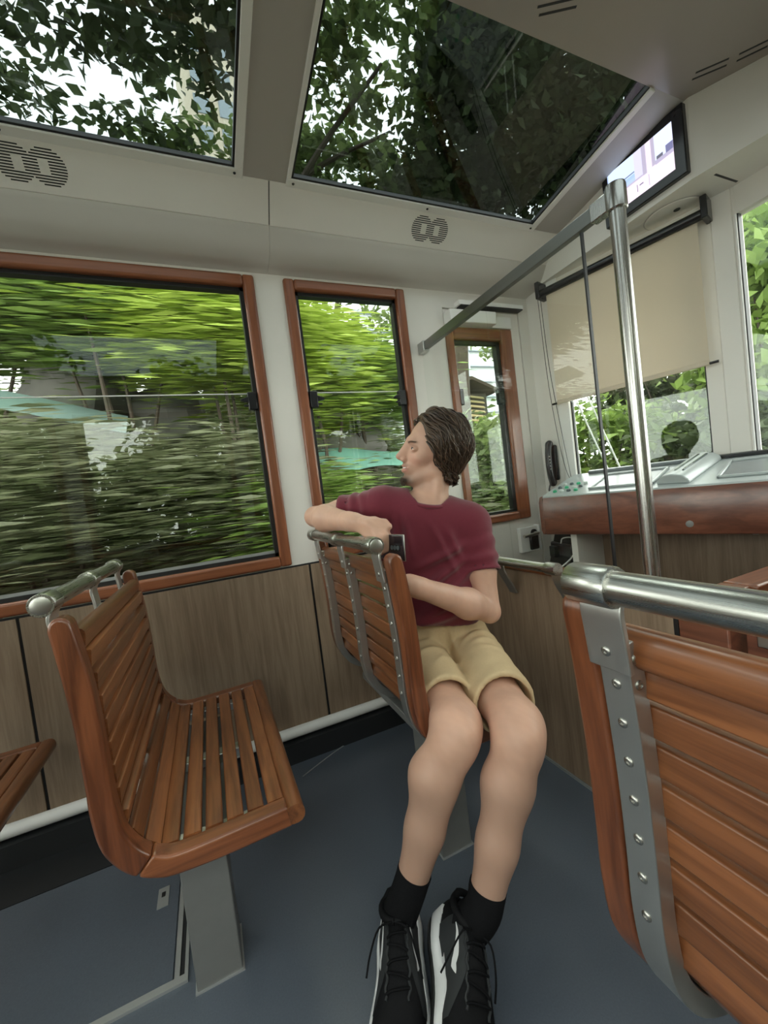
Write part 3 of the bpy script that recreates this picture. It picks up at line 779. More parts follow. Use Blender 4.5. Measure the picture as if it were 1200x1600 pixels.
# ------------------------------------------------------------------ driver's console under the windscreen
M_DESK = plain('grey_console_top', (0.42, 0.46, 0.46), 0.28, 0.15, noise=0.05)
M_DESKD = plain('dark_console_panel', (0.20, 0.22, 0.23), 0.22, 0.1)
M_SCR = plain('dark_display', (0.09, 0.11, 0.12), 0.08)
CN = empty('driver_console', (1.75, CY, 0.82), 'long driver console with mahogany front and grey metal top under the windscreen', 'console')
OF = 0.40
for side in ('left', 'right'):
    Fm = fmat(side)
    s1 = 1.142
    # mahogany fascia with a rounded left end
    f = MB()
    prof = [(0.385, 0.818), (0.405, 0.818), (0.412, 0.84), (0.412, 0.975), (0.404, 1.0), (0.385, 1.012)]
    f.prism([(p[0], p[1]) for p in prof], 0.20, s1, 'x', Fm)
    obj('fascia', f, M_FASCIA, CN, bevel=0.004)
    obj('fascia_end', MB().prism([(0.20, 0.818), (0.20, 1.012), (0.185, 1.005), (0.178, 0.98), (0.178, 0.84), (0.185, 0.82)], 0.02, 0.408, 'y', Fm), M_FASCIA, CN, bevel=0.004)
    # sloping metal top
    def topz(o): return 1.012 + (0.385 - o) / 0.355 * 0.085
    tp = MB().prism([(0.402, topz(0.402) - 0.02), (0.402, topz(0.402)), (0.03, topz(0.03)), (0.03, 0.90), (0.30, 0.86)], 0.19, s1, 'x', Fm)
    tpo = obj('console_top', tp, M_DESK, CN, bevel=0.003)
    if side == 'left':
        sl_ = math.atan2(topz(0.03) - topz(0.40), 0.03 - 0.40)
        def on(s_, o_, h=0.0):
            p = Fm @ Vector((s_, o_, topz(o_) + h)); return p
        e_ = Vector(Fm.col[0][:3]); d_ = (on(0, 0.03) - on(0, 0.40)).normalized(); n_ = e_.cross(d_).normalized(); n_ = n_ if n_.z > 0 else -n_
        def TM(s_, o_):
            p = on(s_, o_); return Matrix(((e_.x, d_.x, n_.x, p.x), (e_.y, d_.y, n_.y, p.y), (e_.z, d_.z, n_.z, p.z), (0, 0, 0, 1)))
        # left instrument bay with raised rim, domed lever housing, right bay
        for s_, w_, nm in ((0.40, 0.27, 'screen'), (0.88, 0.40, 'screen')):
            r_ = obj('bay_rim', MB().box((0, 0, 0), (w_, 0.012, 0.010), TM(s_, 0.345)).box((0, 0.22, 0), (w_, 0.232, 0.010), TM(s_, 0.345)).box((0, 0, 0), (0.012, 0.232, 0.010), TM(s_, 0.345)).box((w_ - 0.012, 0, 0), (w_, 0.232, 0.010), TM(s_, 0.345)), M_DESK, tpo, bevel=0.003)
            obj('display', MB().box((0.014, 0.014, 0), (w_ - 0.014, 0.218, 0.003), TM(s_, 0.345)), M_DESKD, r_)
        obj('sill_strip', MB().box((0.04, -0.012, 0.0), (0.52, 0.012, 0.016), TM(0.24, 0.05)), M_DESKD, tpo, bevel=0.004)
        obj('sill_strip', MB().box((0.0, -0.012, 0.0), (0.34, 0.012, 0.016), TM(0.80, 0.05)), M_BLACKG, tpo, bevel=0.004)
        dome = [(-0.06, 0.0), (-0.055, 0.018), (-0.035, 0.034), (0.0, 0.040), (0.035, 0.034), (0.055, 0.018), (0.06, 0.0)]
        hs = obj('lever_housing', MB().prism(dome, -0.16, 0.16, 'y', TM(0.765, 0.21) @ Matrix.Rotation(math.radians(-8), 4, 'Z')), M_DESK, tpo, bevel=0.004, angle=50)
        for dx in (-0.012, 0.016):
            obj('lever_slot', MB().box((dx, -0.10, 0.036), (dx + 0.007, 0.13, 0.0415), TM(0.765, 0.21) @ Matrix.Rotation(math.radians(-8), 4, 'Z')), M_SCR, hs)
        # small switches, some green, at the left end
        M_GRN = plain('green_switch', (0.05, 0.42, 0.22), 0.3); M_WSW = plain('pale_switch', (0.6, 0.65, 0.62), 0.3)
        rr = random.Random(5)
        for i in range(4):
            for k in range(3):
                mt = (M_GRN, M_WSW, M_SCR)[(i + 2 * k) % 3]
                obj('switch', MB().lathe([(0.010, 0), (0.010, 0.006), (0.007, 0.010)], 10, TM(0.235 + i * 0.035, 0.34 - k * 0.055)), mt, tpo)
    for s_ in (0.45, 0.98):
        obj('fixing_knob', MB().lathe([(0.012, 0), (0.016, 0.006), (0.015, 0.016), (0.008, 0.022)], 14, Fm @ Matrix.Translation((s_, 0.36, 0.832)) @ Matrix.Rotation(math.pi, 4, 'X')), M_BOLT, CN)
    if side == 'left':
        ky = obj('key_plate', MB().lathe([(0.013, 0), (0.013, 0.003), (0.006, 0.004)], 14, Fm @ Matrix.Translation((0.80, 0.412, 0.86)) @ Matrix.Rotation(-math.pi / 2, 4, 'X')), M_PEDESTAL, CN)
    obj('knee_board', MB().box((0.30, 0.06, 0.02), (1.05, 0.08, 0.88), Fm), M_VENEER, CN)
    obj('bracket_board', MB().box((0.30, 0.05, 0.30), (0.33, 0.36, 0.86), Fm), M_WHITE, CN, bevel=0.003)

# roller blind in front of the left windscreen pane
Fm = fmat()
BL = empty('roller_blind', tuple(Fm @ Vector((0.47, 0.05, 1.49))), 'half-lowered cream roller blind with black tube over the left windscreen pane', 'blind')
M_BLIND = plain('cream_blind_cloth', (0.76, 0.68, 0.555), 0.8, noise=0.04, nscale=4)
nt = M_BLIND.node_tree; b_ = nt.nodes['Principled BSDF']
tl_ = nt.nodes.new('ShaderNodeBsdfTranslucent'); tl_.inputs['Color'].default_value = (0.78, 0.70, 0.58, 1)
mxs = nt.nodes.new('ShaderNodeMixShader'); mxs.inputs[0].default_value = 0.35
nt.links.new(b_.outputs[0], mxs.inputs[1]); nt.links.new(tl_.outputs[0], mxs.inputs[2])
nt.links.new(mxs.outputs[0], [n for n in nt.nodes if n.type == 'OUTPUT_MATERIAL'][0].inputs[0])
obj('cloth', MB().box((0.150, 0.052, 1.505), (0.830, 0.0535, 2.105), Fm), M_BLIND, BL)
obj('hem', MB().box((0.148, 0.047, 1.495), (0.832, 0.058, 1.517), Fm), M_BLIND, BL, bevel=0.004)
for a, b in (((0.122), (0.150)), ((0.830), (0.862))):
    obj('hem_tip', MB().tube([tuple(Fm @ Vector((a, 0.0525, 1.502))), tuple(Fm @ Vector((b, 0.0525, 1.502)))], 0.006, 8), M_BLACKG, BL)
obj('roller_tube', MB().tube([tuple(Fm @ Vector((0.128, 0.06, 2.112))), tuple(Fm @ Vector((0.850, 0.06, 2.112)))], 0.021, 18), M_BLACKG, BL)
for s_ in (0.105, 0.850):
    obj('tube_bracket', MB().box((s_, 0.0, 2.085), (s_ + 0.024, 0.088, 2.175), Fm), M_BLACKG, BL, bevel=0.004)
ch = smooth_path([tuple(Fm @ Vector(p)) for p in ((0.118, 0.088, 2.09), (0.124, 0.078, 1.6), (0.150, 0.06, 1.20), (0.185, 0.058, 1.075), (0.165, 0.062, 1.30), (0.134, 0.07, 1.7), (0.124, 0.07, 2.09))], 8)
obj('pull_cord', MB().tube(ch, 0.0016, 6, cap=False), M_BLACK, BL)

# wiper rods outside the left windscreen pane
WP = empty('windscreen_wiper', tuple(Fm @ Vector((0.3, -0.06, 1.06))), 'thin bright twin wiper rods slanting outside the windscreen pane', 'wiper')
for a, b in (((0.205, 1.50), (0.345, 1.07)), ((0.265, 1.52), (0.405, 1.07))):
    obj('wiper_rod', MB().tube([tuple(Fm @ Vector((a[0], -0.06, a[1]))), tuple(Fm @ Vector((b[0], -0.06, b[1])))], 0.0045, 8), M_TRIMW, WP)

# wall telephone by the windscreen corner
PH = empty('wall_telephone', tuple(Fm @ Vector((0.06, 0.03, 1.08))), 'black telephone handset hung on the wall left of the windscreen', 'telephone')
Hm = Fm @ Matrix.Translation((0.070, 0.035, 1.175))
obj('cradle', MB().box((-0.028, -0.035, -0.10), (0.028, -0.008, 0.105), Hm), M_BLACKG, PH, bevel=0.010)
hp = [(0, 0.0, -0.112), (0, 0.014, -0.100), (0, 0.026, -0.06), (0, 0.030, 0.0), (0, 0.026, 0.06), (0, 0.014, 0.102), (0, 0.0, 0.114)]
hs = obj('handset', MB().tube([tuple(Hm @ Vector(p)) for p in smooth_path(hp, 5)], [0.012] + [0.026, 0.030, 0.029, 0.027] + [0.0245] * 20 + [0.027, 0.029, 0.030, 0.028, 0.024, 0.012][:6], 14, flat=(1.0, 0.75)), M_BLACKG, PH, angle=60)
for k in range(5):
    obj('key', MB().lathe([(0.0042, 0), (0.0036, 0.003)], 8, Hm @ Matrix.Translation((0.014, 0.0455, 0.040 - k * 0.018)) @ Matrix.Rotation(-math.pi / 2, 4, 'X')), M_TRIMW, hs)
cord = [tuple(Hm @ Vector(p)) for p in ((-0.012, 0.01, -0.11), (-0.020, 0.02, -0.15), (-0.002, 0.03, -0.185), (-0.012, 0.03, -0.215), (-0.004, 0.02, -0.25), (-0.02, 0.0, -0.29))]
cp_ = smooth_path(cord, 8); coil = []
for i, p in enumerate(cp_):
    for k in range(4):
        a = (i * 4 + k) * 1.5; q = Vector(p).lerp(Vector(cp_[min(i + 1, len(cp_) - 1)]), k / 4)
        coil.append((q.x + 0.005 * math.cos(a), q.y + 0.005 * math.sin(a), q.z))
obj('coiled_cord', MB().tube(coil, 0.0018, 5), M_BLACK, PH)

# black equipment case with a white lead, on the floor of the cab corner
EQ = empty('equipment_case', (1.78, 1.62, 0), 'black equipment case in the cab corner below the console', 'case')
Em = Matrix.Translation((1.785, 1.635, 0)) @ Matrix.Rotation(math.radians(-15), 4, 'Z')
obj('case_body', MB().box((-0.07, -0.10, 0.0), (0.09, 0.10, 0.74), Em), M_BLACKG, EQ, bevel=0.010)
obj('case_lid', MB().prism([(-0.085, 0.62), (-0.03, 0.80), (0.09, 0.80), (0.09, 0.74), (-0.05, 0.60)], -0.10, 0.10, 'y', Em), M_BLACK, EQ, bevel=0.004)
obj('clasp', MB().box((-0.095, 0.02, 0.66), (-0.070, 0.07, 0.72), Em), M_BLACK, EQ, bevel=0.003)
WC = obj('white_cable', MB().tube(smooth_path([(1.690, 1.62, 0.745), (1.675, 1.59, 0.775), (1.690, 1.545, 0.778), (1.69, 1.515, 0.745), (1.64, 1.52, 0.68), (1.58, 1.57, 0.62), (1.54, 1.60, 0.58), (1.53, 1.61, 0.30), (1.54, 1.59, 0.004), (1.60, 1.57, 0.004)], 6), 0.0035, 8), M_TRIMW)
tag(WC, 'thin white cable looped in front of the black case', 'cable')

# ------------------------------------------------------------------ monitor in the bulkhead
def screen_mat():
    m, nt, b = nodes_of('monitor_picture')
    N = nt.nodes.new; Lk = nt.links.new
    setin(b, Base_Color=(0.02, 0.02, 0.02, 1), Roughness=0.2)
    at = N('ShaderNodeAttribute'); at.attribute_name = 'tint'
    Lk(at.outputs['Color'], b.inputs['Emission Color']); b.inputs['Emission Strength'].default_value = 1.35
    return m
MN = empty('bulkhead_monitor', (XB - 0.02, 1.14, 2.2), 'black framed screen showing a pale picture, set in the bulkhead', 'monitor')
my0, my1, mz0, mz1 = 0.968, 1.318, 2.208, 2.468
obj('bezel', MB().box((XB - 0.022, my0, mz0), (XB + 0.005, my1, mz1)), M_BLACKG, MN, bevel=0.004)
bw = 0.040
ia, ib, ja, jb = my0 + bw, my1 - 0.030, mz0 + 0.038, mz1 - 0.040
scr = MB().box((XB - 0.0235, ia, ja), (XB - 0.0215, ib, jb))
# flat picture on the screen: a bright interior with two windows, drawn as coloured patches
pic = [((0, 0, 1, 1), (0.80, 0.66, 0.80))]
pic += [((0.0, 0.40, 0.56, 1.0), (0.42, 0.54, 0.86)), ((0.02, 0.52, 0.44, 1.0), (0.60, 0.72, 0.98)), ((0.44, 0.40, 0.56, 1.0), (0.62, 0.60, 0.80)), ((0.56, 0.36, 0.62, 1.0), (0.42, 0.38, 0.50)),
        ((0.70, 0.40, 0.75, 1.0), (0.42, 0.38, 0.50)), ((0.75, 0.44, 1.0, 1.0), (0.66, 0.74, 0.96)), ((0.75, 0.38, 1.0, 0.47), (0.42, 0.38, 0.52)), ((0.90, 0.46, 1.0, 0.62), (0.16, 0.16, 0.30)), ((0.77, 0.47, 0.86, 0.54), (0.12, 0.12, 0.16)),
        ((0.05, 0.48, 0.44, 0.56), (0.36, 0.50, 0.78)), ((0.20, 0.58, 0.44, 0.61), (0.16, 0.20, 0.34)), ((0.0, 0.36, 0.56, 0.40), (0.46, 0.42, 0.54)), ((0.04, 0.56, 0.16, 0.60), (0.12, 0.14, 0.24)),
        ((0.46, 0.10, 0.47, 0.26), (0.16, 0.14, 0.22)), ((0.64, 0.06, 0.65, 0.30), (0.42, 0.38, 0.48)), ((0.50, 0.20, 0.56, 0.23), (0.2, 0.18, 0.26))]
v, f, c = [], [], []
for i, ((a, b, c0, d0), colr) in enumerate(pic):
    # picture runs left to right for a viewer looking forward: +y is on the left
    ya, yb = ib - (ib - ia) * a, ib - (ib - ia) * c0
    za, zb = ja + (jb - ja) * b, ja + (jb - ja) * d0
    x = XB - 0.0236 - 0.00012 * i
    v += [(x, ya, za), (x, yb, za), (x, yb, zb), (x, ya, zb)]; f.append((4 * i, 4 * i + 1, 4 * i + 2, 4 * i + 3)); c += [colr] * 4
pm = MB(); pm.v, pm.f = v, f
sm = pm.mesh('picture', None)
ca = sm.color_attributes.new('tint', 'FLOAT_COLOR', 'POINT'); ca.data.foreach_set('color', [q for p in c for q in (*p, 1.0)])
obj('screen', scr, M_BLACKG, MN)
obj('picture', sm, screen_mat(), MN)

# ------------------------------------------------------------------ the hillside outside
NR = np.random.default_rng(11)
M_LEAF = attr_mat('leaf', rough=0.5, trans=0.42, spec=0.3)
M_BARK = plain('bark', (0.075, 0.058, 0.042), 0.85, noise=0.4, nscale=18, bump=0.8)
M_EARTH = plain('earth_bank', (0.060, 0.062, 0.036), 0.95, noise=0.5, nscale=3, bump=0.6)
M_ROCK = plain('grey_rock', (0.15, 0.145, 0.13), 0.85, noise=0.45, nscale=5, bump=0.8)

GREENS = {'lime': ((0.24, 0.34, 0.04), (0.46, 0.58, 0.12)), 'mid': ((0.085, 0.130, 0.045), (0.20, 0.27, 0.09)), 'dark': ((0.032, 0.050, 0.022), (0.095, 0.130, 0.055)),
          'olive': ((0.10, 0.115, 0.06), (0.24, 0.255, 0.15)), 'fresh': ((0.12, 0.20, 0.04), (0.28, 0.40, 0.10))}

def leaf_mesh(name, P, size, elong, tone, flat=0.0, along=None):
    """P: N x 3 leaf positions; diamond leaves with a folded midrib; flat=1 keeps them level"""
    n = len(P)
    d = NR.normal(size=(n, 3))
    if along is not None: d = d * (1 - flat) + np.asarray(along) * NR.choice([-1, 1], (n, 1)) * flat * 1.6
    d[:, 2] *= (1 - 0.75 * flat)
    d /= np.linalg.norm(d, axis=1, keepdims=True)
    u = NR.normal(size=(n, 3)); u[:, 2] += 2.0 * flat + 0.6
    s = np.cross(u, d); s /= np.linalg.norm(s, axis=1, keepdims=True) + 1e-9
    nn = np.cross(d, s)
    L = size * NR.uniform(0.6, 1.4, (n, 1)); Wd = L / elong * 0.5
    a = P - d * L * 0.5; t = P + d * L * 0.5
    l = P - d * L * 0.08 + s * Wd + nn * Wd * 0.35; r = P - d * L * 0.08 - s * Wd + nn * Wd * 0.35
    V = np.stack([a, l, t, r], 1).reshape(-1, 3)
    me = bpy.data.meshes.new(name)
    me.vertices.add(4 * n); me.vertices.foreach_set('co', V.astype(np.float32).ravel())
    me.loops.add(4 * n); me.loops.foreach_set('vertex_index', np.arange(4 * n, dtype=np.int32))
    me.polygons.add(n); me.polygons.foreach_set('loop_start', np.arange(0, 4 * n, 4, dtype=np.int32)); me.polygons.foreach_set('loop_total', np.full(n, 4, np.int32))
    me.update(calc_edges=True)
    k = NR.beta(1.6, 1.6, (n, 1)) if isinstance(tone, str) else None
    if isinstance(tone, str):
        lo_, hi_ = (np.array(q) for q in GREENS[tone])
        C_ = lo_ + (hi_ - lo_) * k
    else: C_ = tone
    C_ = np.repeat(np.concatenate([C_, np.ones((n, 1))], 1), 4, 0)
    ca = me.color_attributes.new('tint', 'FLOAT_COLOR', 'POINT'); ca.data.foreach_set('color', C_.astype(np.float32).ravel())
    me.materials.append(M_LEAF)
    return me

def clumps(c, r, n, nc=None, cr=0.28, shell=0.6):
    """n leaf positions in clumps inside an ellipsoid"""
    c = np.array(c); r = np.array(r)
    nc = nc or max(4, n // 45)
    q = NR.normal(size=(nc, 3)); q /= np.linalg.norm(q, axis=1, keepdims=True)
    q = q * (shell + (1 - shell) * NR.uniform(size=(nc, 1))) ** (1 / 1.5) * r + c
    p = q[NR.integers(0, nc, n)] + NR.normal(size=(n, 3)) * cr * np.array([1.2, 1.0, 0.55]) * 0.6
    return p

def ground_z(x, y):
    x = np.asarray(x, float); y = np.asarray(y, float)
    s = np.interp(y, [-40, -6, -1.2, -0.8, 2.3, 2.8, 3.3, 4.2, 5.5, 8, 14, 30], [-9, -3.0, -0.9, -0.75, -0.75, -0.35, 0.45, 1.35, 2.0, 2.7, 3.8, 6])
    f = 1 - 0.62 * np.clip((x - 2.2) / 2.2, 0, 1)
    h = np.where(s > -0.75, -0.75 + (s + 0.75) * f, s)
    return h + 0.10 * np.sin(x * 2.1 + y) * np.cos(y * 1.7) * (y > 2.6)

xs = np.concatenate([np.linspace(-30, -6, 9)[:-1], np.linspace(-6, 12, 61), np.linspace(12, 40, 8)[1:]]); ysg = np.concatenate([np.linspace(-40, 2.2, 18)[:-1], np.linspace(2.2, 9, 34), np.linspace(9, 30, 8)[1:]])
gx, gy = np.meshgrid(xs, ysg, indexing='ij'); gz = ground_z(gx, gy)
m = MB(); m.v = [tuple(p) for p in np.stack([gx, gy, gz], -1).reshape(-1, 3)]
ny = len(ysg)
m.f = [(i * ny + k, (i + 1) * ny + k, (i + 1) * ny + k + 1, i * ny + k + 1) for i in range(len(xs) - 1) for k in range(ny - 1)]
gr = obj('ground', m, M_EARTH, angle=80); gr['kind'] = 'structure'

# undergrowth covering the bank
n = 120000
ux = NR.uniform(-4.5, 8.5, n); uy = 2.9 + 6.5 * NR.uniform(0, 1, n) ** 1.25
uz = ground_z(ux, uy) + NR.gamma(1.6, 0.16, n)
keep = ~((np.abs(ux - 1.9) < 0.8) & (np.abs(uy - 4.3) < 0.5) & (uz > 1.2))
P = np.stack([ux, uy, uz], 1)[keep]
kk = 0.5 + 0.5 * np.sin(P[:, :1] * 1.3 + P[:, 1:2] * 0.8)
base = np.where(NR.uniform(size=(len(P), 1)) < 0.35 + 0.3 * kk, 1.0, 0.0)
lo1, hi1 = (np.array(q) for q in GREENS['olive']); lo2, hi2 = (np.array(q) for q in GREENS['mid'])
k1 = NR.beta(1.5, 2, (len(P), 1))
tone = base * (lo2 + (hi2 - lo2) * k1) + (1 - base) * (lo1 + (hi1 - lo1) * k1)
ug = link(bpy.data.objects.new('undergrowth', leaf_mesh('undergrowth', P, 0.14, 4.5, tone, 0.8, (1, 0, 0))))
tag(ug, 'dense olive green undergrowth covering the bank outside the windows', 'undergrowth', kind='stuff')

def shrub(name, c, r, n, tone, label, size=0.16, elong=3.5, flat=0.7, group='shrubs on the bank'):
    z0 = float(ground_z(c[0], c[1])) - 0.05
    S = empty(name, (c[0], c[1], z0), label, 'shrub', group)
    fo = leaf_mesh('foliage', clumps(c, r, n, cr=0.30), size, elong, tone, flat, (1, 0, 0))
    o = link(bpy.data.objects.new('foliage', fo)); adopt(o, S)
    st = MB()
    for k in range(5):
        e = Vector(c) + Vector((NR.normal() * r[0] * 0.4, NR.normal() * r[1] * 0.4, r[2] * 0.3))
        st.tube(smooth_path([(c[0] + NR.normal() * 0.06, c[1] + NR.normal() * 0.06, z0), ((c[0] + e.x) / 2 + NR.normal() * 0.05, (c[1] + e.y) / 2, (z0 + e.z) / 2), tuple(e)], 3), [0.022, 0.020, 0.018, 0.016, 0.013, 0.011, 0.008], 6)
    obj('stems', st, M_BARK, S)
    return S

shrub('leafy_shrub', (0.25, 3.55, 2.62), (0.62, 0.45, 0.42), 12000, 'lime', 'brightest lime green shrub at the upper right of the large window', 0.20, 8, 0.85)
shrub('leafy_shrub', (-0.55, 3.75, 2.75), (0.60, 0.45, 0.35), 9000, 'fresh', 'fresh green shrub at the top middle of the large window', 0.20, 8, 0.85)
shrub('leafy_shrub', (1.05, 3.75, 2.30), (0.42, 0.40, 0.42), 8000, 'lime', 'lime green shrub at the left edge of the second window', 0.19, 8, 0.85)
shrub('leafy_shrub', (1.70, 4.05, 2.25), (0.55, 0.40, 0.36), 8000, 'fresh', 'drooping fresh green shrub in the middle of the second window', 0.19, 8, 0.85)
shrub('dark_shrub', (-1.45, 3.9, 3.0), (0.75, 0.5, 0.50), 8000, 'mid', 'deep green shrub at the upper left of the large window', 0.20, 8, 0.85)
shrub('dark_shrub', (-0.95, 3.2, 1.30), (0.75, 0.35, 0.45), 7000, 'olive', 'dark green shrub low at the left of the large window', 0.17, 7, 0.85)
shrub('dark_shrub', (0.15, 3.25, 1.20), (0.65, 0.30, 0.45), 7000, 'olive', 'olive green shrub low in the middle of the large window', 0.17, 7, 0.85)
shrub('leafy_shrub', (0.62, 3.0, 0.95), (0.35, 0.25, 0.35), 5000, 'fresh', 'pale green shrub at the lower right of the large window', 0.16, 7, 0.85)
shrub('leafy_shrub', (3.15, 4.15, 1.10), (0.75, 0.4, 0.75), 4200, 'mid', 'green shrub filling the lower half of the small front window', 0.12, 2.2, 0.4)
shrub('leafy_shrub', (4.30, 5.6, 1.25), (0.9, 0.5, 0.8), 3600, 'fresh', 'light green shrub at the lower right of the small front window', 0.13, 2.2, 0.4)
# shrubs ahead of the cab
shrub('leafy_shrub', (5.6, 2.15, 2.35), (0.75, 0.75, 1.20), 4600, 'fresh', 'fresh green shrub seen through the middle windscreen pane', 0.15, 1.8, 0.2, 'shrubs ahead of the tram')
shrub('dark_shrub', (5.0, 2.3, 0.85), (0.7, 0.9, 0.65), 3600, 'dark', 'dark shrub low in the middle windscreen pane', 0.15, 2, 0.2, 'shrubs ahead of the tram')
shrub('leafy_shrub', (5.0, 3.9, 1.35), (0.6, 0.9, 0.55), 3200, 'fresh', 'light green shrub under the blind in the left windscreen pane', 0.16, 2.5, 0.5, 'shrubs ahead of the tram')
shrub('dark_shrub', (6.8, 3.6, 2.10), (0.8, 1.7, 1.0), 4600, 'dark', 'tall dark shrub behind the twin wiper rods', 0.18, 2, 0.3, 'shrubs ahead of the tram')

# rocks and sheets on the bank
def boulder(c, r, label, seed):
    rn = np.random.default_rng(seed)
    m = MB(); nu, nv = 16, 10
    ph = rn.uniform(0, 6.28, 6)
    for j in range(nv + 1):
        for i in range(nu):
            a = 2 * math.pi * i / nu; b = math.pi * j / nv
            d = np.array([math.sin(b) * math.cos(a), math.sin(b) * math.sin(a), math.cos(b)])
            k = 1 + 0.13 * math.sin(3 * d[0] + ph[0] + 2 * d[1]) + 0.12 * math.sin(4 * d[2] + ph[1] + 3 * d[0]) + 0.07 * math.sin(7 * d[1] + ph[2])
            m.v.append(tuple(np.array(c) + d * k * np.array(r)))
    for j in range(nv):
        for i in range(nu):
            m.f.append((j * nu + i, (j + 1) * nu + i, (j + 1) * nu + (i + 1) % nu, j * nu + (i + 1) % nu))
    o = obj('boulder', m, M_ROCK, angle=28)
    return tag(o, label, 'rock', 'rocks on the bank')
boulder((-0.85, 4.25, 2.28), (0.42, 0.35, 0.30), 'grey rock outcrop showing above the pane split of the large window', 1)
boulder((-0.20, 4.35, 2.10), (0.40, 0.30, 0.30), 'grey rock just below the middle of the large window', 2)
boulder((1.35, 4.2, 1.72), (0.55, 0.25, 0.24), 'broad grey rock above the teal sheet in the second window', 3)
boulder((-1.7, 3.5, 1.15), (0.4, 0.35, 0.4), 'grey rock at the lower left edge of the large window', 4)

M_TARP = plain('teal_sheet', (0.105, 0.25, 0.195), 0.6, noise=0.15, nscale=2)
M_TARP2 = plain('pale_teal_sheet', (0.13, 0.20, 0.18), 0.7, noise=0.15, nscale=2)
def sheet(name, x0, x1, f, mat, label):
    m = MB(); nx, nz = 24, 8
    for lay in (0, 1):
        for i in range(nx + 1):
            for k in range(nz + 1):
                m.v.append(f(x0 + (x1 - x0) * i / nx, k / nz, lay))
    S_ = (nx + 1) * (nz + 1)
    for i in range(nx):
        for k in range(nz):
            a = i * (nz + 1) + k
            m.f.append((a, a + nz + 1, a + nz + 2, a + 1)); m.f.append((S_ + a, S_ + a + 1, S_ + a + nz + 2, S_ + a + nz + 1))
    o = obj(name, m, mat, angle=60)
    return tag(o, label, 'tarpaulin', 'sheets on the bank')
sheet('tarpaulin', 0.95, 2.5, lambda x, t, l: (x, 3.50 + 0.25 * t + 0.03 * math.sin(9 * x) + 0.01 * l, 1.36 + 0.22 * t + 0.03 * math.sin(5 * x + 2 * t) - 0.08 * max(0, x - 1.6)), M_TARP, 'teal green sheet spread over the bank outside the second window')
sheet('tarpaulin', -2.0, -0.45, lambda x, t, l: (x, 3.42 + 0.22 * t + 0.02 * math.sin(8 * x) + 0.01 * l, 2.02 - 0.30 * (x + 1.0) - (0.10 + 0.10 * (x + 2.0) * -0.2) + 0.17 * t), M_TARP2, 'pale teal sheet slanting down at the left of the large window')

# trees
def tree(trunk, tr, blobs, label, tone='dark', size=0.15, elong=1.8, group='trees over the track', branches=()):
    x, y = trunk[0][0], trunk[0][1]
    z0 = float(ground_z(x, y)) - 0.2
    T = empty('tree', (x, y, z0), label, 'tree', group)
    path = smooth_path([(x, y, z0)] + [tuple(p) for p in trunk[1:]], 5)
    n_ = len(path)
    obj('trunk', MB().tube(path, [tr * (1 - 0.6 * i / n_) for i in range(n_)], 10), M_BARK, T)
    for b in branches:
        p = smooth_path(b, 4)
        obj('branch', MB().tube(p, [tr * 0.4 * (1 - 0.7 * i / len(p)) for i in range(len(p))], 7), M_BARK, T)
    P = np.concatenate([clumps(c, r, k, nc=max(5, k // cl), cr=cr) for c, r, k, cl, cr in blobs])
    o = link(bpy.data.objects.new('foliage', leaf_mesh('foliage', P, size, elong, tone, 0.35, (1, 0.2, 0)))); adopt(o, T)
    return T
tree([(-3.4, 5.4), (-3.3, 5.2, 3.5), (-2.2, 4.4, 6.2)], 0.14, [((-0.4, 4.0, 6.2), (2.0, 1.0, 0.7), 4600, 40, 0.34), ((-0.5, 5.7, 6.3), (1.7, 0.6, 0.4), 520, 30, 0.25), ((-1.6, 4.8, 3.9), (1.1, 0.6, 0.5), 2400, 45, 0.3)],
     'dark leafy tree spreading over the rear skylight', 'dark', branches=[[(-2.6, 4.7, 5.3), (-1.6, 4.3, 5.9), (0.0, 4.1, 6.3)]])
tree([(1.0, 6.8), (1.1, 6.6, 4.2), (1.8, 5.6, 6.8)], 0.14, [((2.5, 4.4, 6.4), (1.3, 0.9, 0.5), 1500, 26, 0.26), ((2.6, 6.3, 6.2), (1.5, 0.6, 0.6), 3200, 40, 0.3), ((0.8, 6.6, 6.2), (0.9, 0.6, 0.5), 1500, 40, 0.3), ((1.6, 5.4, 4.1), (0.8, 0.4, 0.3), 380, 20, 0.22)],
     'tree with loose leaves and bright gaps above the middle of the second skylight', 'mid', branches=[[(1.3, 6.3, 5.0), (2.0, 5.4, 5.8), (2.7, 4.6, 6.4)], [(1.5, 6.0, 5.5), (2.2, 5.8, 6.0), (3.2, 5.6, 6.5)]])
tree([(4.6, 6.6), (4.7, 6.3, 4.0), (4.8, 5.4, 6.0)], 0.18, [((4.9, 4.9, 6.2), (1.6, 1.3, 0.8), 9500, 40, 0.34), ((6.2, 4.2, 6.2), (1.3, 1.2, 0.8), 5500, 40, 0.34), ((4.1, 4.0, 6.9), (1.1, 0.9, 0.5), 4000, 40, 0.3)],
     'dense dark tree over the front end of the second skylight', 'dark', branches=[[(4.7, 6.0, 4.8), (4.9, 5.4, 5.4), (5.1, 4.8, 5.9)], [(4.75, 5.9, 5.0), (4.2, 5.5, 5.6), (3.8, 5.0, 6.1)]])
tree([(-2.6, 6.4), (-2.6, 6.2, 4.0), (-2.3, 5.6, 6.4)], 0.16, [((-2.4, 5.2, 3.9), (1.3, 0.8, 0.7), 4200, 45, 0.32), ((-1.2, 6.2, 3.8), (1.2, 0.6, 0.7), 3000, 45, 0.32)],
     'dark tree behind the rocks at the left of the large window', 'dark', 0.16)
tree([(0.3, 6.5), (0.3, 6.4, 3.5), (0.5, 6.1, 5.0)], 0.12, [((0.3, 5.6, 3.6), (1.3, 0.6, 0.8), 4200, 45, 0.3)],
     'green tree behind the lime shrubs of the large window', 'mid', 0.16)
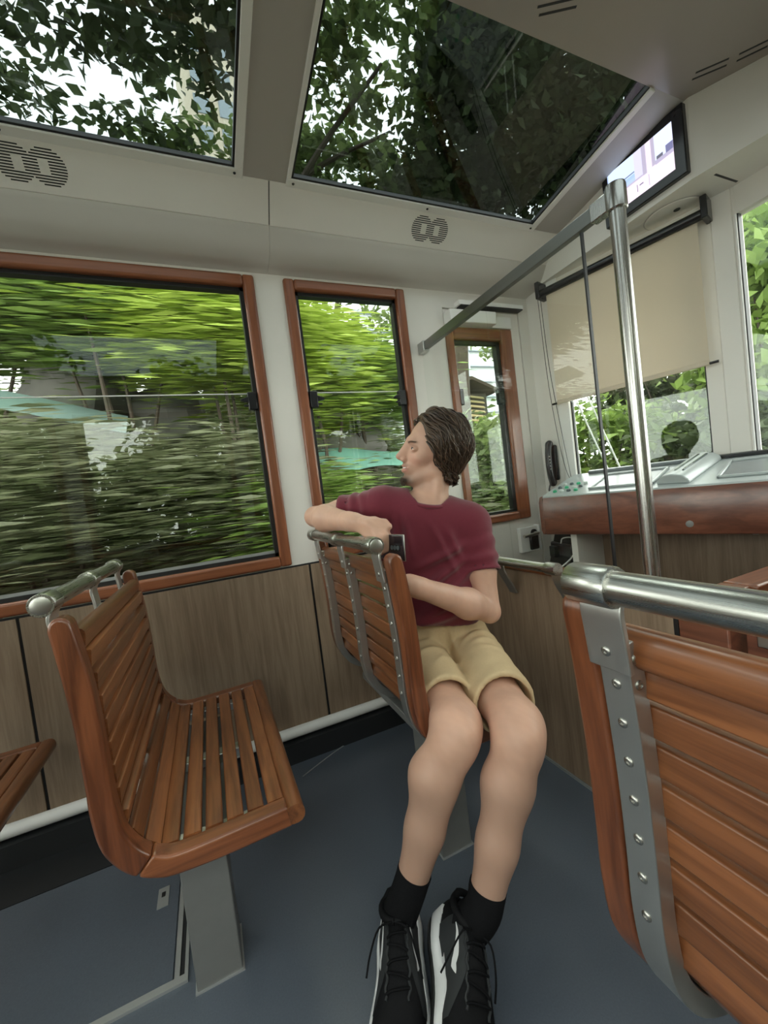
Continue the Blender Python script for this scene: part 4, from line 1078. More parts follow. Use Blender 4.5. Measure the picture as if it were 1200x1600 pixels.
tree([(2.4, 7.2), (2.4, 7.1, 3.5), (2.7, 6.6, 5.2)], 0.10, [((2.7, 6.3, 4.2), (1.1, 0.5, 0.6), 750, 24, 0.24), ((1.9, 5.6, 3.3), (0.45, 0.35, 0.25), 420, 24, 0.22)],
     'thin tree with open twigs against the white sky in the second window', 'mid', 0.13, branches=[[(2.45, 7.0, 4.0), (2.0, 6.4, 4.3), (1.6, 6.0, 4.5)]])
tree([(7.5, 7.6), (7.5, 7.6, 2.6), (7.2, 7.7, 4.2)], 0.07, [((6.9, 7.8, 4.35), (0.5, 0.4, 0.3), 420, 24, 0.2), ((7.3, 7.4, 3.1), (0.4, 0.4, 0.5), 800, 30, 0.25)],
     'small tree beside the cream louvres in the small front window', 'mid', 0.14)
tree([(9.5, 3.2), (9.4, 3.1, 3.0), (9.2, 2.8, 6.0)], 0.2, [((9.2, 2.8, 4.6), (1.2, 2.2, 2.2), 7000, 40, 0.45), ((9.4, 5.6, 3.6), (1.2, 1.6, 2.0), 5000, 40, 0.45)],
     'green tree ahead of the tram beyond the windscreen', 'mid', 0.20, group='shrubs ahead of the tram')
# the open side behind the camera
for i, (x, y, h) in enumerate(((-3.2, -5.0, 2.4), (-0.6, -5.6, 2.0), (1.6, -5.2, 2.6), (4.0, -5.6, 2.2))):
    z_ = float(ground_z(x, y))
    tree([(x, y), (x + 0.1, y, 0.5), (x + 0.2, y + 0.1, h)], 0.13, [((x, y, h - 0.9), (1.25, 0.8, 1.5), 9000, 40, 0.42), ((x + 0.5, y, h + 1.3), (0.6, 0.6, 1.0), 3000, 40, 0.34)],
         ['rearmost tree on the downhill side of the track', 'second tree from the rear on the downhill side', 'third tree from the rear on the downhill side', 'foremost tree on the downhill side of the track'][i], 'mid', 0.17, group='trees on the downhill side')

# buildings beyond the bank
M_PALE = plain('pale_concrete', (0.62, 0.66, 0.68), 0.7, noise=0.05, nscale=2)
M_LOUV = plain('cream_louvre', (0.72, 0.60, 0.33), 0.6)
M_WINB = plain('facade_window', (0.30, 0.36, 0.40), 0.15)
BD = empty('apartment_building', (7.5, 13, 2.0), 'pale banded building against the sky in the small front window', 'building')
obj('wall', MB().box((5.0, 12.2, 1.0), (12.5, 16, 9.0)), M_PALE, BD)
for k in range(9):
    obj('floor_band', MB().box((4.95, 12.05, 3.6 + k * 0.55), (12.55, 12.25, 3.68 + k * 0.55)), M_WINB, BD)
obj('downpipe', MB().tube([(9.05, 12.0, 1.0), (9.05, 12.0, 9.0)], 0.09, 8), M_WINB, BD)
LH = empty('louvred_hut', (6.1, 8.6, 1.0), 'dark hut with cream louvre boards seen in the small front window', 'hut')
obj('hut_wall', MB().box((5.55, 8.35, 0.4), (6.75, 9.4, 3.3)), plain('dark_hut_wall', (0.06, 0.055, 0.045), 0.8), LH)
for k in range(6):
    M_ = Matrix.Translation((6.12, 8.30, 2.66 + k * 0.115)) @ Matrix.Rotation(math.radians(35), 4, 'X') @ Matrix.Rotation(math.radians(6), 4, 'Y')
    obj('louvre', MB().box((-0.52, -0.05, -0.012), (0.52, 0.05, 0.012)), M_LOUV, LH, own=M_)
obj('hut_roof', MB().prism([(5.4, 3.52), (6.2, 3.66), (6.95, 3.36), (6.95, 3.28), (6.2, 3.58), (5.4, 3.44)], 8.1, 9.6, 'y'), M_BARK, LH)
TB = empty('tower_block', (2, 22, 5), 'pale tower block far above the trees', 'building')
obj('wall', MB().box((1.5, 20, 4.0), (5.0, 24, 24)), plain('cream_render', (0.66, 0.58, 0.44), 0.8, noise=0.05), TB)
for k in range(12):
    for j in range(3):
        obj('window', MB().box((1.9 + j * 1.05, 19.95, 7 + k * 1.35), (2.55 + j * 1.05, 20.05, 7.8 + k * 1.35)), M_WINB, TB)

# ------------------------------------------------------------------ the seated man: one continuous body surface grown from a distance field
class Field:
    def __init__(s, xs, ys, zs):
        s.ax = [np.asarray(a, np.float32) for a in (xs, ys, zs)]
        s.F = np.full([len(a) for a in s.ax], 0.5, np.float32)
    def box(s, lo, hi):
        sl = tuple(slice(max(int(np.searchsorted(a, l)) - 1, 0), int(np.searchsorted(a, h)) + 2) for a, l, h in zip(s.ax, lo, hi))
        X = s.ax[0][sl[0]][:, None, None]; Y = s.ax[1][sl[1]][None, :, None]; Z = s.ax[2][sl[2]][None, None, :]
        return sl, X, Y, Z
    @staticmethod
    def smin(a, b, k):
        if k <= 0: return np.minimum(a, b)
        h = np.clip(0.5 + 0.5 * (b - a) / k, 0, 1)
        return b + (a - b) * h - k * h * (1 - h)
    def cone(s, a, b, ra, rb, k=0.02, mode='+', flat=None):
        """tapered capsule; flat=(axis, factor) squeezes it along an axis"""
        a = np.array(a, float); b = np.array(b, float); m = max(ra, rb) + k + 0.012
        sl, X, Y, Z = s.box(np.minimum(a, b) - m, np.maximum(a, b) + m)
        ba = b - a; L2 = max(ba @ ba, 1e-9)
        px, py, pz = X - a[0], Y - a[1], Z - a[2]
        t = np.clip((px * ba[0] + py * ba[1] + pz * ba[2]) / L2, 0, 1)
        qx, qy, qz = px - t * ba[0], py - t * ba[1], pz - t * ba[2]
        f = 1.0
        if flat is not None:
            w = np.array(flat[0], float); w /= np.linalg.norm(w); f = flat[1]
            dd = (qx * w[0] + qy * w[1] + qz * w[2]) * (1 / f - 1)
            qx, qy, qz = qx + w[0] * dd, qy + w[1] * dd, qz + w[2] * dd
        d = (np.sqrt(qx * qx + qy * qy + qz * qz) - (ra + (rb - ra) * t)) * (f if f < 1 else 1)
        s.mix(sl, d, k, mode)
    def ell(s, c, r, R=None, k=0.03, mode='+'):
        c = np.array(c, float); r = np.array(r, float); R = np.eye(3) if R is None else np.array(R)
        ext = np.sqrt(((R.T * r) ** 2).sum(1)) + k + 0.012
        sl, X, Y, Z = s.box(c - ext, c + ext)
        px, py, pz = X - c[0], Y - c[1], Z - c[2]
        q = [R[i][0] * px + R[i][1] * py + R[i][2] * pz for i in range(3)]
        k0 = np.sqrt(sum((q[i] / r[i]) ** 2 for i in range(3))); k1 = np.sqrt(sum((q[i] / r[i] ** 2) ** 2 for i in range(3)))
        s.mix(sl, k0 * (k0 - 1) / np.maximum(k1, 1e-6), k, mode)
    def mix(s, sl, d, k, mode):
        if mode == '+': s.F[sl] = s.smin(s.F[sl], d, k)
        else: s.F[sl] = -s.smin(-s.F[sl], d, k)
    def begin(s): s.keep = s.F; s.F = np.full(s.F.shape, 0.5, np.float32)
    def end(s, k=0.0):
        s.F = s.smin(s.keep, s.F, k); s.keep = None
    def cut(s, n, c):
        """keep the side where n.p < c"""
        X, Y, Z = s.ax[0][:, None, None], s.ax[1][None, :, None], s.ax[2][None, None, :]
        s.F = np.maximum(s.F, n[0] * X + n[1] * Y + n[2] * Z - c)
    def surface(s):
        F = s.F; ins = F < 0
        nx, ny, nz = F.shape
        cnt = np.zeros((nx - 1, ny - 1, nz - 1), np.int8)
        for i in (0, 1):
            for j in (0, 1):
                for k in (0, 1): cnt += ins[i:nx - 1 + i, j:ny - 1 + j, k:nz - 1 + k]
        act = (cnt > 0) & (cnt < 8)
        ci = np.argwhere(act)
        idx = np.full(act.shape, -1, np.int32); idx[act] = np.arange(len(ci))
        acc = np.zeros((len(ci), 3)); num = np.zeros(len(ci))
        cs = [(i, j, k) for i in (0, 1) for j in (0, 1) for k in (0, 1)]
        def corner(c):
            q = ci + c
            return F[q[:, 0], q[:, 1], q[:, 2]], np.stack([s.ax[a][q[:, a]] for a in range(3)], 1)
        C = {c: corner(c) for c in cs}
        for c in cs:
            for a in range(3):
                if c[a] == 0:
                    e = tuple(1 if b == a else c[b] for b in range(3))
                    f0, p0 = C[c]; f1, p1 = C[e]
                    m = (f0 < 0) != (f1 < 0)
                    t = f0[m] / (f0[m] - f1[m])
                    acc[m] += p0[m] + (p1[m] - p0[m]) * t[:, None]; num[m] += 1
        V = acc / num[:, None]
        faces = []
        for a in range(3):
            b, c = (a + 1) % 3, (a + 2) % 3
            s0 = [slice(1, -1)] * 3; s1 = [slice(1, -1)] * 3
            s0[a] = slice(0, -1); s1[a] = slice(1, None)
            A = ins[tuple(s0)]; B = ins[tuple(s1)]
            for flip, m in ((False, A & ~B), (True, ~A & B)):
                e = np.argwhere(m)
                if not len(e): continue
                off = np.ones(3, int); off[a] = 0; e = e + off
                q = []
                for db, dc in ((-1, -1), (0, -1), (0, 0), (-1, 0)):
                    p = e.copy(); p[:, b] += db; p[:, c] += dc
                    q.append(idx[p[:, 0], p[:, 1], p[:, 2]])
                q = np.stack(q, 1); q = q[(q >= 0).all(1)]
                faces.append(q[:, ::-1] if flip else q)
        return V, np.concatenate(faces)

def relax(V, Q, it=2, w=0.5):
    e = np.concatenate([Q[:, [0, 1]], Q[:, [1, 2]], Q[:, [2, 3]], Q[:, [3, 0]]])
    e = np.concatenate([e, e[:, ::-1]])
    deg = np.bincount(e[:, 0], minlength=len(V))[:, None]
    for _ in range(it):
        S = np.stack([np.bincount(e[:, 0], weights=V[e[:, 1], a], minlength=len(V)) for a in range(3)], 1) / np.maximum(deg, 1)
        V = V + (S - V) * w
    return V

def np_mesh(name, V, Q, mat, tint=None):
    me = bpy.data.meshes.new(name)
    n, m = len(V), len(Q)
    me.vertices.add(n); me.vertices.foreach_set('co', V.astype(np.float32).ravel())
    me.loops.add(4 * m); me.loops.foreach_set('vertex_index', Q.astype(np.int32).ravel())
    me.polygons.add(m); me.polygons.foreach_set('loop_start', np.arange(0, 4 * m, 4, dtype=np.int32)); me.polygons.foreach_set('loop_total', np.full(m, 4, np.int32))
    me.update(calc_edges=True); me.shade_smooth()
    if tint is not None:
        ca = me.color_attributes.new('tint', 'FLOAT_COLOR', 'POINT')
        ca.data.foreach_set('color', np.concatenate([tint, np.ones((n, 1))], 1).astype(np.float32).ravel())
    me.materials.append(mat)
    return me

def axis(lo, hi, h, f0, f1, hf):
    """grid coordinates, finer between f0 and f1"""
    a = np.arange(lo, f0, h); b = np.arange(f0, f1, hf); c = np.arange(f1, hi, h)
    return np.concatenate([a, b, c])
def smoothnoise(P, s, seed):
    r = np.random.default_rng(seed); out = np.zeros(P.shape[:-1])
    for i in range(6):
        w = r.normal(size=3) * s; out = out + np.sin(P @ w + r.uniform(0, 6.28))
    return out / 6
def unit(v): v = np.array(v, float); return v / np.linalg.norm(v)

# joints
SH_L, EL_L, WR_L = np.array([0.800, 1.135, 0.985]), np.array([0.765, 1.052, 0.718]), np.array([0.487, 1.000, 0.862])
SH_R, EL_R, WR_R = np.array([0.528, 1.270, 1.075]), np.array([0.357, 1.455, 1.070]), np.array([0.398, 1.165, 1.048])
HIP_R, KN_R, AN_R = np.array([0.600, 1.270, 0.558]), np.array([0.498, 0.858, 0.525]), np.array([0.330, 0.905, 0.150])
HIP_L, KN_L, AN_L = np.array([0.748, 1.190, 0.558]), np.array([0.612, 0.768, 0.523]), np.array([0.458, 0.778, 0.150])
LAT = unit((0.272, -0.135, -0.06)); CF = unit(np.cross(LAT, (0, 0, 1))); CF = CF if CF[1] < 0 else -CF
UPV = np.cross(CF, LAT); UPV = UPV if UPV[2] > 0 else -UPV
TR = np.array([LAT, CF, UPV])
az, pt, rl = math.radians(167.2), math.radians(15.1), math.radians(-12)
HF = np.array([math.cos(az) * math.cos(pt), math.sin(az) * math.cos(pt), math.sin(pt)])
HL = unit(np.cross((0, 0, 1), HF)); HU = np.cross(HF, HL)
HL, HU = HL * math.cos(rl) + HU * math.sin(rl), HU * math.cos(rl) - HL * math.sin(rl)
HC = np.array([0.728, 1.195, 1.242]); HS = 1.04
HR = np.array([HF, HL, HU])
def H(f, l, u): return HC + HS * (f * HF + l * HL + u * HU)
NB = np.array([0.690, 1.218, 1.055])      # base of the neck

B_ = Field(axis(0.26, 0.90, 0.0052, 0.590, 0.815, 0.0019), axis(0.64, 1.54, 0.0052, 1.09, 1.30, 0.0021), axis(0.05, 1.40, 0.0052, 1.10, 1.36, 0.0019))
# trunk
B_.ell((0.668, 1.222, 0.92), (0.145, 0.088, 0.16), TR); B_.ell((0.672, 1.225, 0.75), (0.128, 0.085, 0.16), TR, 0.05); B_.ell((0.674, 1.228, 0.585), (0.150, 0.10, 0.10), TR, 0.05)
B_.cone(SH_L, SH_R, 0.05, 0.05, 0.05)
# legs
for hip, kn, an, s_ in ((HIP_R, KN_R, AN_R, -1), (HIP_L, KN_L, AN_L, 1)):
    B_.begin()
    d = unit(kn - hip); q = unit(an - kn); fr = unit(d - q * (d @ q))      # fr points to the front of the shin
    B_.cone(hip, hip + (kn - hip) * 0.5, 0.080, 0.071, 0.03); B_.cone(hip + (kn - hip) * 0.5, kn - d * 0.03, 0.071, 0.056, 0.03)
    B_.cone(kn - d * 0.035 + fr * 0.004, kn + q * 0.03 + fr * 0.004, 0.055, 0.052, 0.03)
    B_.ell(kn + fr * 0.026 + d * 0.012, (0.028, 0.028, 0.032), None, 0.02)              # knee cap
    sd = -LAT * 0.022 if s_ < 0 else LAT * 0.0
    B_.cone(kn, kn + q * 0.13 - fr * 0.008 + sd, 0.052, 0.0565, 0.03); B_.cone(kn + q * 0.13 - fr * 0.008 + sd, kn + q * 0.26 + sd * 0.4, 0.0565, 0.043, 0.03)
    B_.cone(kn + q * 0.03 + fr * 0.022, an + fr * 0.004, 0.030, 0.024, 0.03)            # shin bone
    B_.cone(kn + q * 0.26 + sd * 0.4, an, 0.043, 0.034, 0.03)
    B_.cone(an, an + q * 0.045, 0.032, 0.024, 0.01)
    B_.end()
# arms
for sh, el, wr, ol in ((SH_R, EL_R, WR_R, (-0.4, 0.7, 0.1)), (SH_L, EL_L, WR_L, (0.5, -0.1, -0.6))):
    d = unit(el - sh); q = unit(wr - el); ol = unit(ol)
    B_.cone(sh, sh + (el - sh) * 0.55, 0.050, 0.045, 0.03); B_.cone(sh + (el - sh) * 0.5, el, 0.046, 0.037, 0.025)
    B_.ell(el + unit(d - q) * 0.010, (0.031, 0.031, 0.031), None, 0.015)
    L = min(np.linalg.norm(wr - el), 0.29)
    B_.cone(el, el + q * L * 0.32, 0.036, 0.0430, 0.005); B_.cone(el + q * L * 0.32, wr, 0.0435, 0.0265, 0.025)
    B_.cone(wr - q * 0.03, wr + q * 0.015, 0.0275, 0.0265, 0.015)
def chain(pts, r0, r1, k=0.006):
    n = len(pts) - 1
    for i in range(n): B_.cone(pts[i], pts[i + 1], r0 + (r1 - r0) * i / n, r0 + (r1 - r0) * (i + 1) / n, k)
# right hand: laid over the rail, fingers folded down round the phone
kn_ = [np.array(p) for p in ((0.440, 1.082, 1.042), (0.432, 1.070, 1.028), (0.424, 1.070, 1.012), (0.417, 1.080, 0.996))]
B_.cone(WR_R, (kn_[0] + kn_[3]) / 2 + np.array((-0.006, 0.012, 0.012)), 0.026, 0.031, 0.015, flat=((0.75, 0, 0.65), 0.62))
for i, p in enumerate(kn_):
    B_.cone(WR_R + np.array((0.004, -0.01, 0.002)), p, 0.016, 0.0115, 0.012)
    s1 = p + unit((0.30, -0.75, -0.60)) * (0.034, 0.038, 0.036, 0.028)[i]
    s2 = s1 + unit((0.45, 0.10, -0.90)) * (0.024, 0.027, 0.025, 0.019)[i]
    s3 = s2 + unit((0.35, 0.75, -0.45)) * 0.020
    chain([p, s1, s2, s3], 0.0108, 0.0078)
th0 = WR_R + np.array((0.016, -0.030, 0.000)); chain([th0, th0 + np.array((0.030, -0.028, -0.004)), th0 + np.array((0.046, -0.060, -0.010)), th0 + np.array((0.050, -0.086, -0.020))], 0.0150, 0.0090, 0.010)
# left hand: behind the seat back, resting on the lap side
d_ = unit((-0.06, 0.95, 0.05)); pc = WR_L + d_ * 0.085
B_.cone(WR_L, pc, 0.024, 0.032, 0.010, flat=((1.0, 0.1, 0.2), 0.5))
for i in range(4):
    p = pc + np.array((0.004, 0.004, -0.019)) * (i - 1.5)
    B_.cone(WR_L + d_ * 0.02, p, 0.014, 0.011, 0.01)
    chain([p, p + unit(d_ + np.array((0.1, 0, -0.3))) * 0.04, p + unit(d_ + np.array((0.1, 0, -0.3))) * 0.04 + unit((0.1, 0.6, -0.6)) * 0.026, p + unit(d_ + np.array((0.1, 0, -0.3))) * 0.04 + unit((0.1, 0.6, -0.6)) * 0.026 + unit((0.25, 0.2, -0.9)) * 0.018], 0.0105, 0.0078)
chain([WR_L + d_ * 0.02, WR_L + d_ * 0.05 + np.array((-0.022, -0.01, 0.022)), WR_L + d_ * 0.085 + np.array((-0.028, -0.006, 0.026)), WR_L + d_ * 0.11 + np.array((-0.022, 0.0, 0.022))], 0.014, 0.009, 0.01)
# neck
B_.cone(NB, H(-0.012, 0, -0.055), 0.060, 0.054, 0.03); B_.cone(NB + np.array((0.0, 0.0, -0.03)), NB + LAT * 0.10 + np.array((0, 0, -0.045)), 0.06, 0.045, 0.05); B_.cone(NB + np.array((0.0, 0.0, -0.03)), NB - LAT * 0.10 + np.array((0, 0, -0.01)), 0.06, 0.045, 0.05)
for s_ in (-1, 1):
    B_.cone(H(-0.012, 0.055 * s_, -0.055), NB + CF * 0.055 + LAT * 0.018 * s_ * 1.0 + np.array((0, 0, -0.02)), 0.016, 0.011, 0.018)     # neck cord
# head
def hell(c, r, k=0.02, mode='+', both=False):
    for s_ in ((1, -1) if both else (1,)): B_.ell(H(c[0], c[1] * s_, c[2]), np.array(r) * HS, HR, k, mode)
def hcone(a, b, ra, rb, k=0.02, mode='+', both=False):
    for s_ in ((1, -1) if both else (1,)): B_.cone(H(a[0], a[1] * s_, a[2]), H(b[0], b[1] * s_, b[2]), ra * HS, rb * HS, k, mode)
hell((0.000, 0, 0.030), (0.087, 0.073, 0.085), 0.02)
hell((0.036, 0, -0.026), (0.055, 0.049, 0.082), 0.03)
hcone((0.006, 0.047, -0.060), (0.062, 0.013, -0.1055), 0.017, 0.0145, 0.022, both=True)
hell((0.0765, 0, -0.1075), (0.0165, 0.0170, 0.0145), 0.012)
hell((0.054, 0.038, -0.026), (0.021, 0.018, 0.016), 0.02, both=True)
hcone((0.0855, -0.024, 0.0205), (0.0855, 0.024, 0.0205), 0.0095, 0.0095, 0.016)
hell((0.099, 0.035, -0.002), (0.017, 0.018, 0.012), 0.012, '-', both=True)
hell((0.0755, 0.0345, -0.002), (0.0135, 0.0150, 0.0115), 0.004, both=True)
hell((0.0895, 0.0350, -0.0025), (0.0085, 0.0125, 0.0030), 0.0015, '-', both=True)
hcone((0.0850, 0, 0.012), (0.0985, 0, -0.036), 0.0100, 0.0130, 0.010)
hcone((0.0915, 0, 0.014), (0.1120, 0, -0.032), 0.0080, 0.0100, 0.012)
hell((0.1130, 0, -0.0360), (0.0105, 0.0110, 0.0088), 0.006)
hell((0.0990, 0.0120, -0.0415), (0.0105, 0.0080, 0.0080), 0.006, both=True)
hell((0.1045, 0.0065, -0.0500), (0.0045, 0.0030, 0.0022), 0.002, '-', both=True)
hell((0.076, 0, -0.066), (0.018, 0.023, 0.021), 0.018)
hcone((0.0940, 0.004, -0.0620), (0.0825, 0.0225, -0.0635), 0.0050, 0.0030, 0.005, both=True)
hcone((0.0910, 0, -0.0780), (0.0810, 0.0200, -0.0700), 0.0058, 0.0032, 0.005, both=True)
hcone((0.1000, 0, -0.0698), (0.0855, 0.0270, -0.0610), 0.0040, 0.0022, 0.002, '-', both=True)
hcone((0.0960, 0.0235, -0.0440), (0.0850, 0.0330, -0.0640), 0.0030, 0.0020, 0.006, '-', both=True)
hell((-0.004, 0.0755, -0.016), (0.018, 0.0065, 0.030), 0.006, both=True)
hell((0.002, 0.0820, -0.014), (0.009, 0.0055, 0.017), 0.004, '-', both=True)
V, Q = B_.surface()
V = relax(V, Q, 2, 0.4)
# skin colouring in head space: lips, stubble, goatee, flushed cheeks
lp_ = (V - HC) @ HR.T / HS
fx, lx, ux_ = lp_[:, 0], lp_[:, 1], lp_[:, 2]
def blob(c, r): return np.exp(-(((fx - c[0]) / r[0]) ** 2 + ((np.abs(lx) - c[1]) / r[1]) ** 2 + ((ux_ - c[2]) / r[2]) ** 2))
skin = np.tile(np.array((0.58, 0.345, 0.250)), (len(V), 1))
skin *= 1 + (0.05 * smoothnoise(V, 75, 31) + 0.05 * smoothnoise(V, 190, 32))[:, None]
skin *= 1 + 0.05 * np.sin(V[:, :1] * 61 + V[:, 1:2] * 43) * np.sin(V[:, 2:] * 57)
def tint_to(col, w):
    global skin
    w = np.clip(w, 0, 1)[:, None]; skin = skin * (1 - w) + np.array(col) * w
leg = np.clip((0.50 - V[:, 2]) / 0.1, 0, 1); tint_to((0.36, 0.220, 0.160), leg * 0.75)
tint_to((0.62, 0.32, 0.25), 0.5 * blob((0.065, 0.042, -0.035), (0.03, 0.025, 0.022)) + 0.5 * blob((0.115, 0, -0.038), (0.018, 0.018, 0.014)))
near = (fx > 0.02) & (ux_ < -0.03) & (ux_ > -0.15)
ss = lambda x, a, b: np.clip((x - a) / (b - a), 0, 1) ** 2 * (3 - 2 * np.clip((x - a) / (b - a), 0, 1))
jaw = ss(-ux_, 0.060, 0.095) * ss(fx, 0.005, 0.04) * (1 - ss(-ux_, 0.115, 0.135)) * (1 - ss(np.abs(lx), 0.045, 0.065))
tint_to((0.22, 0.135, 0.095), 0.45 * jaw)
tint_to((0.070, 0.042, 0.027), 1.25 * blob((0.078, 0.0, -0.107), (0.032, 0.036, 0.0145)))
tint_to((0.15, 0.095, 0.062), 0.6 * blob((0.093, 0.012, -0.0570), (0.016, 0.016, 0.0050)) + 0.6 * blob((0.088, 0.0, -0.090), (0.014, 0.010, 0.008)))
tint_to((0.52, 0.20, 0.165), 0.9 * blob((0.092, 0.009, -0.0700), (0.012, 0.016, 0.0090)))
tint_to((0.09, 0.045, 0.036), 0.8 * blob((0.088, 0.010, -0.0675), (0.006, 0.018, 0.0030)))
tint_to((0.10, 0.062, 0.042), 0.7 * blob((0.090, 0.020, 0.0165), (0.012, 0.010, 0.0030)) + 0.7 * blob((0.085, 0.036, 0.0185), (0.012, 0.012, 0.0030)))
tint_to((0.25, 0.135, 0.10), 0.6 * blob((0.085, 0.035, 0.006), (0.010, 0.016, 0.0045)) + 0.35 * blob((0.082, 0.030, -0.014), (0.008, 0.014, 0.004)))
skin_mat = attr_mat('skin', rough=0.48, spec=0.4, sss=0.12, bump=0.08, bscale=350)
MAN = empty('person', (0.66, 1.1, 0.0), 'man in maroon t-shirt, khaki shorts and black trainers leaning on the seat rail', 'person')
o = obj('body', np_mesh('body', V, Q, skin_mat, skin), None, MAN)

# eyes and teeth
for s_ in (1, -1):
    ev, ef, ec = [], [], []
    nu, nv = 20, 14
    for j in range(nv + 1):
        for i in range(nu):
            a = 2 * math.pi * i / nu; b = math.pi * j / nv
            d = (math.cos(b), math.sin(b) * math.cos(a), math.sin(b) * math.sin(a))
            ev.append(tuple(H(0.0756 + 0.0118 * d[0], s_ * 0.0350 + 0.0118 * d[1], -0.002 + 0.0118 * d[2])))
            ec.append((0.01, 0.008, 0.006) if b < 0.24 else ((0.10, 0.085, 0.06) if b < 0.52 else (0.62, 0.55, 0.52)))
    for j in range(nv):
        for i in range(nu): ef.append((j * nu + i, (j + 1) * nu + i, (j + 1) * nu + (i + 1) % nu, j * nu + (i + 1) % nu))
    m_ = MB(); m_.v, m_.f = ev, ef
    em = m_.mesh('eye', 80); c_a = em.color_attributes.new('tint', 'FLOAT_COLOR', 'POINT'); c_a.data.foreach_set('color', [q for c in ec for q in (*c, 1.0)])
    obj('eye', em, attr_mat('eye_surface', rough=0.1, spec=0.6), MAN)
    obj('eyelash', MB().tube([tuple(H(0.0870 - 0.0050 * t * t - (0.002 if t > 0.8 else 0), s_ * (0.0350 + 0.0125 * t), 0.0022 - 0.0035 * t * t)) for t in [k / 5 - 1 for k in range(11)]], 0.0011, 6), M_BLACK, MAN)
obj('teeth', MB().tube([tuple(H(0.0925 - 0.0100 * t * t, 0.0190 * t, -0.0682 + 0.0040 * t * t)) for t in [k / 5 - 1 for k in range(11)]], 0.0030, 6), M_TRIMW, MAN)

# ---- t-shirt
S_ = Field(np.arange(0.36, 0.95, 0.0048), np.arange(0.96, 1.48, 0.0048), np.arange(0.62, 1.20, 0.0048))
S_.ell((0.668, 1.218, 0.92), (0.172, 0.110, 0.175), TR); S_.ell((0.668, 1.212, 0.74), (0.158, 0.112, 0.17), TR, 0.06)
S_.ell((0.660, 1.185, 0.755), (0.130, 0.095, 0.09), TR, 0.06)
S_.cone(SH_L + np.array((-0.01, 0, 0.004)), SH_R + np.array((0.01, 0, 0.0)), 0.058, 0.058, 0.05)
S_.cone(NB + np.array((0, 0, -0.035)), SH_L + np.array((-0.03, 0, 0.022)), 0.070, 0.045, 0.05); S_.cone(NB + np.array((0, 0, -0.025)), SH_R + np.array((0.03, 0, 0.022)), 0.070, 0.045, 0.05)
# folds: ridges drawn in the chest plane, pulled from the left armpit and the right shoulder
X, Y, Z = np.meshgrid(*S_.ax, indexing='ij', copy=False)
rel = np.stack([X, Y, Z], -1) - np.array((0.668, 1.2, 0.88), np.float32)
a_ = rel @ LAT; b_ = rel @ UPV; c_ = rel @ CF
fold = np.zeros_like(a_)
for (p0, p1, w_, h_) in (((0.115, 0.085), (-0.06, -0.02), 0.011, 0.007), ((0.120, 0.045), (-0.05, -0.09), 0.012, 0.008), ((0.125, 0.00), (-0.03, -0.15), 0.013, 0.008), ((0.03, 0.12), (0.09, 0.02), 0.010, 0.006), ((-0.02, 0.13), (0.075, -0.02), 0.009, 0.005),
                         ((-0.10, 0.14), (-0.07, 0.02), 0.010, 0.006), ((-0.135, 0.13), (-0.11, -0.02), 0.010, 0.006), ((0.12, -0.06), (-0.06, -0.19), 0.014, 0.009), ((0.10, -0.13), (-0.08, -0.21), 0.012, 0.008), ((0.175, 0.06), (0.155, -0.05), 0.010, 0.006), ((0.20, 0.03), (0.175, -0.08), 0.010, 0.005)):
    p0 = np.array(p0); p1 = np.array(p1); dd = p1 - p0; L2 = dd @ dd
    t = np.clip(((a_ - p0[0]) * dd[0] + (b_ - p0[1]) * dd[1]) / L2, 0, 1)
    dist2 = (a_ - p0[0] - t * dd[0]) ** 2 + (b_ - p0[1] - t * dd[1]) ** 2
    fold += 2.6 * h_ * np.exp(-dist2 / (w_ * w_ * 1.5)) * np.sin(np.pi * np.clip(t * 0.86 + 0.07, 0, 1))
S_.F -= (fold * (c_ > -0.02)).astype(np.float32)
S_.F -= (0.0022 * smoothnoise(np.stack([X * 1.0, Y * 1.0, Z * 0.6], -1), 38, 5)).astype(np.float32)
del rel, a_, b_, c_, fold
# hem, sleeve ends with openings, neck opening
S_.cut(-UPV, -(UPV @ np.array((0.66, 1.2, 0.690))))
for sh, el, t_, r0, r1 in ((SH_L, EL_L, 0.57, 0.060, 0.0625), (SH_R, EL_R, 0.52, 0.060, 0.064)):
    e_ = sh + (el - sh) * t_; d = unit(el - sh)
    S_.begin()
    S_.cone(sh, e_ + d * 0.03, r0, r1, 0.0)
    sl_, X, Y, Z = S_.box(e_ - 0.16, e_ + 0.16)
    PPs = np.stack(np.broadcast_arrays(X, Y, Z), -1)
    axp = (PPs - e_) @ d
    S_.F[sl_] -= (0.0035 * np.sin(axp * 120 + 6 * smoothnoise(PPs, 14, 3)) * (axp > -0.12) + 0.002 * smoothnoise(PPs, 55, 8)).astype(np.float32)
    S_.cut(d, d @ e_)
    S_.cone(e_ - d * 0.035, e_ + d * 0.05, r1 - 0.013, r1 - 0.007, 0.003, '-')
    S_.end(0.03)
NR0 = np.array([0.684, 1.200, 1.088])
S_.cone(NR0 + np.array((0, 0, -0.012)) + CF * 0.012, NR0 + np.array((0.02, 0, 0.10)), 0.062, 0.082, 0.006, '-')
V, Q = S_.surface(); V = relax(V, Q, 1, 0.4)
M_SHIRT = plain('maroon_cotton', (0.155, 0.0225, 0.037), 0.85, noise=0.08, nscale=120, spec=0.2)
M_SHIRT.node_tree.nodes['Principled BSDF'].inputs['Sheen Weight'].default_value = 0.25
ts = obj('t_shirt', np_mesh('t_shirt', V, Q, M_SHIRT), None, MAN)
ring = []
for k in range(33):
    a = 2 * math.pi * k / 32 + math.pi
    p = NR0 + LAT * 0.069 * math.sin(a) + CF * (0.012 + 0.064 * math.cos(a)) + np.array((0, 0, -0.020 * math.cos(a) - 0.006))
    ring.append(tuple(p))
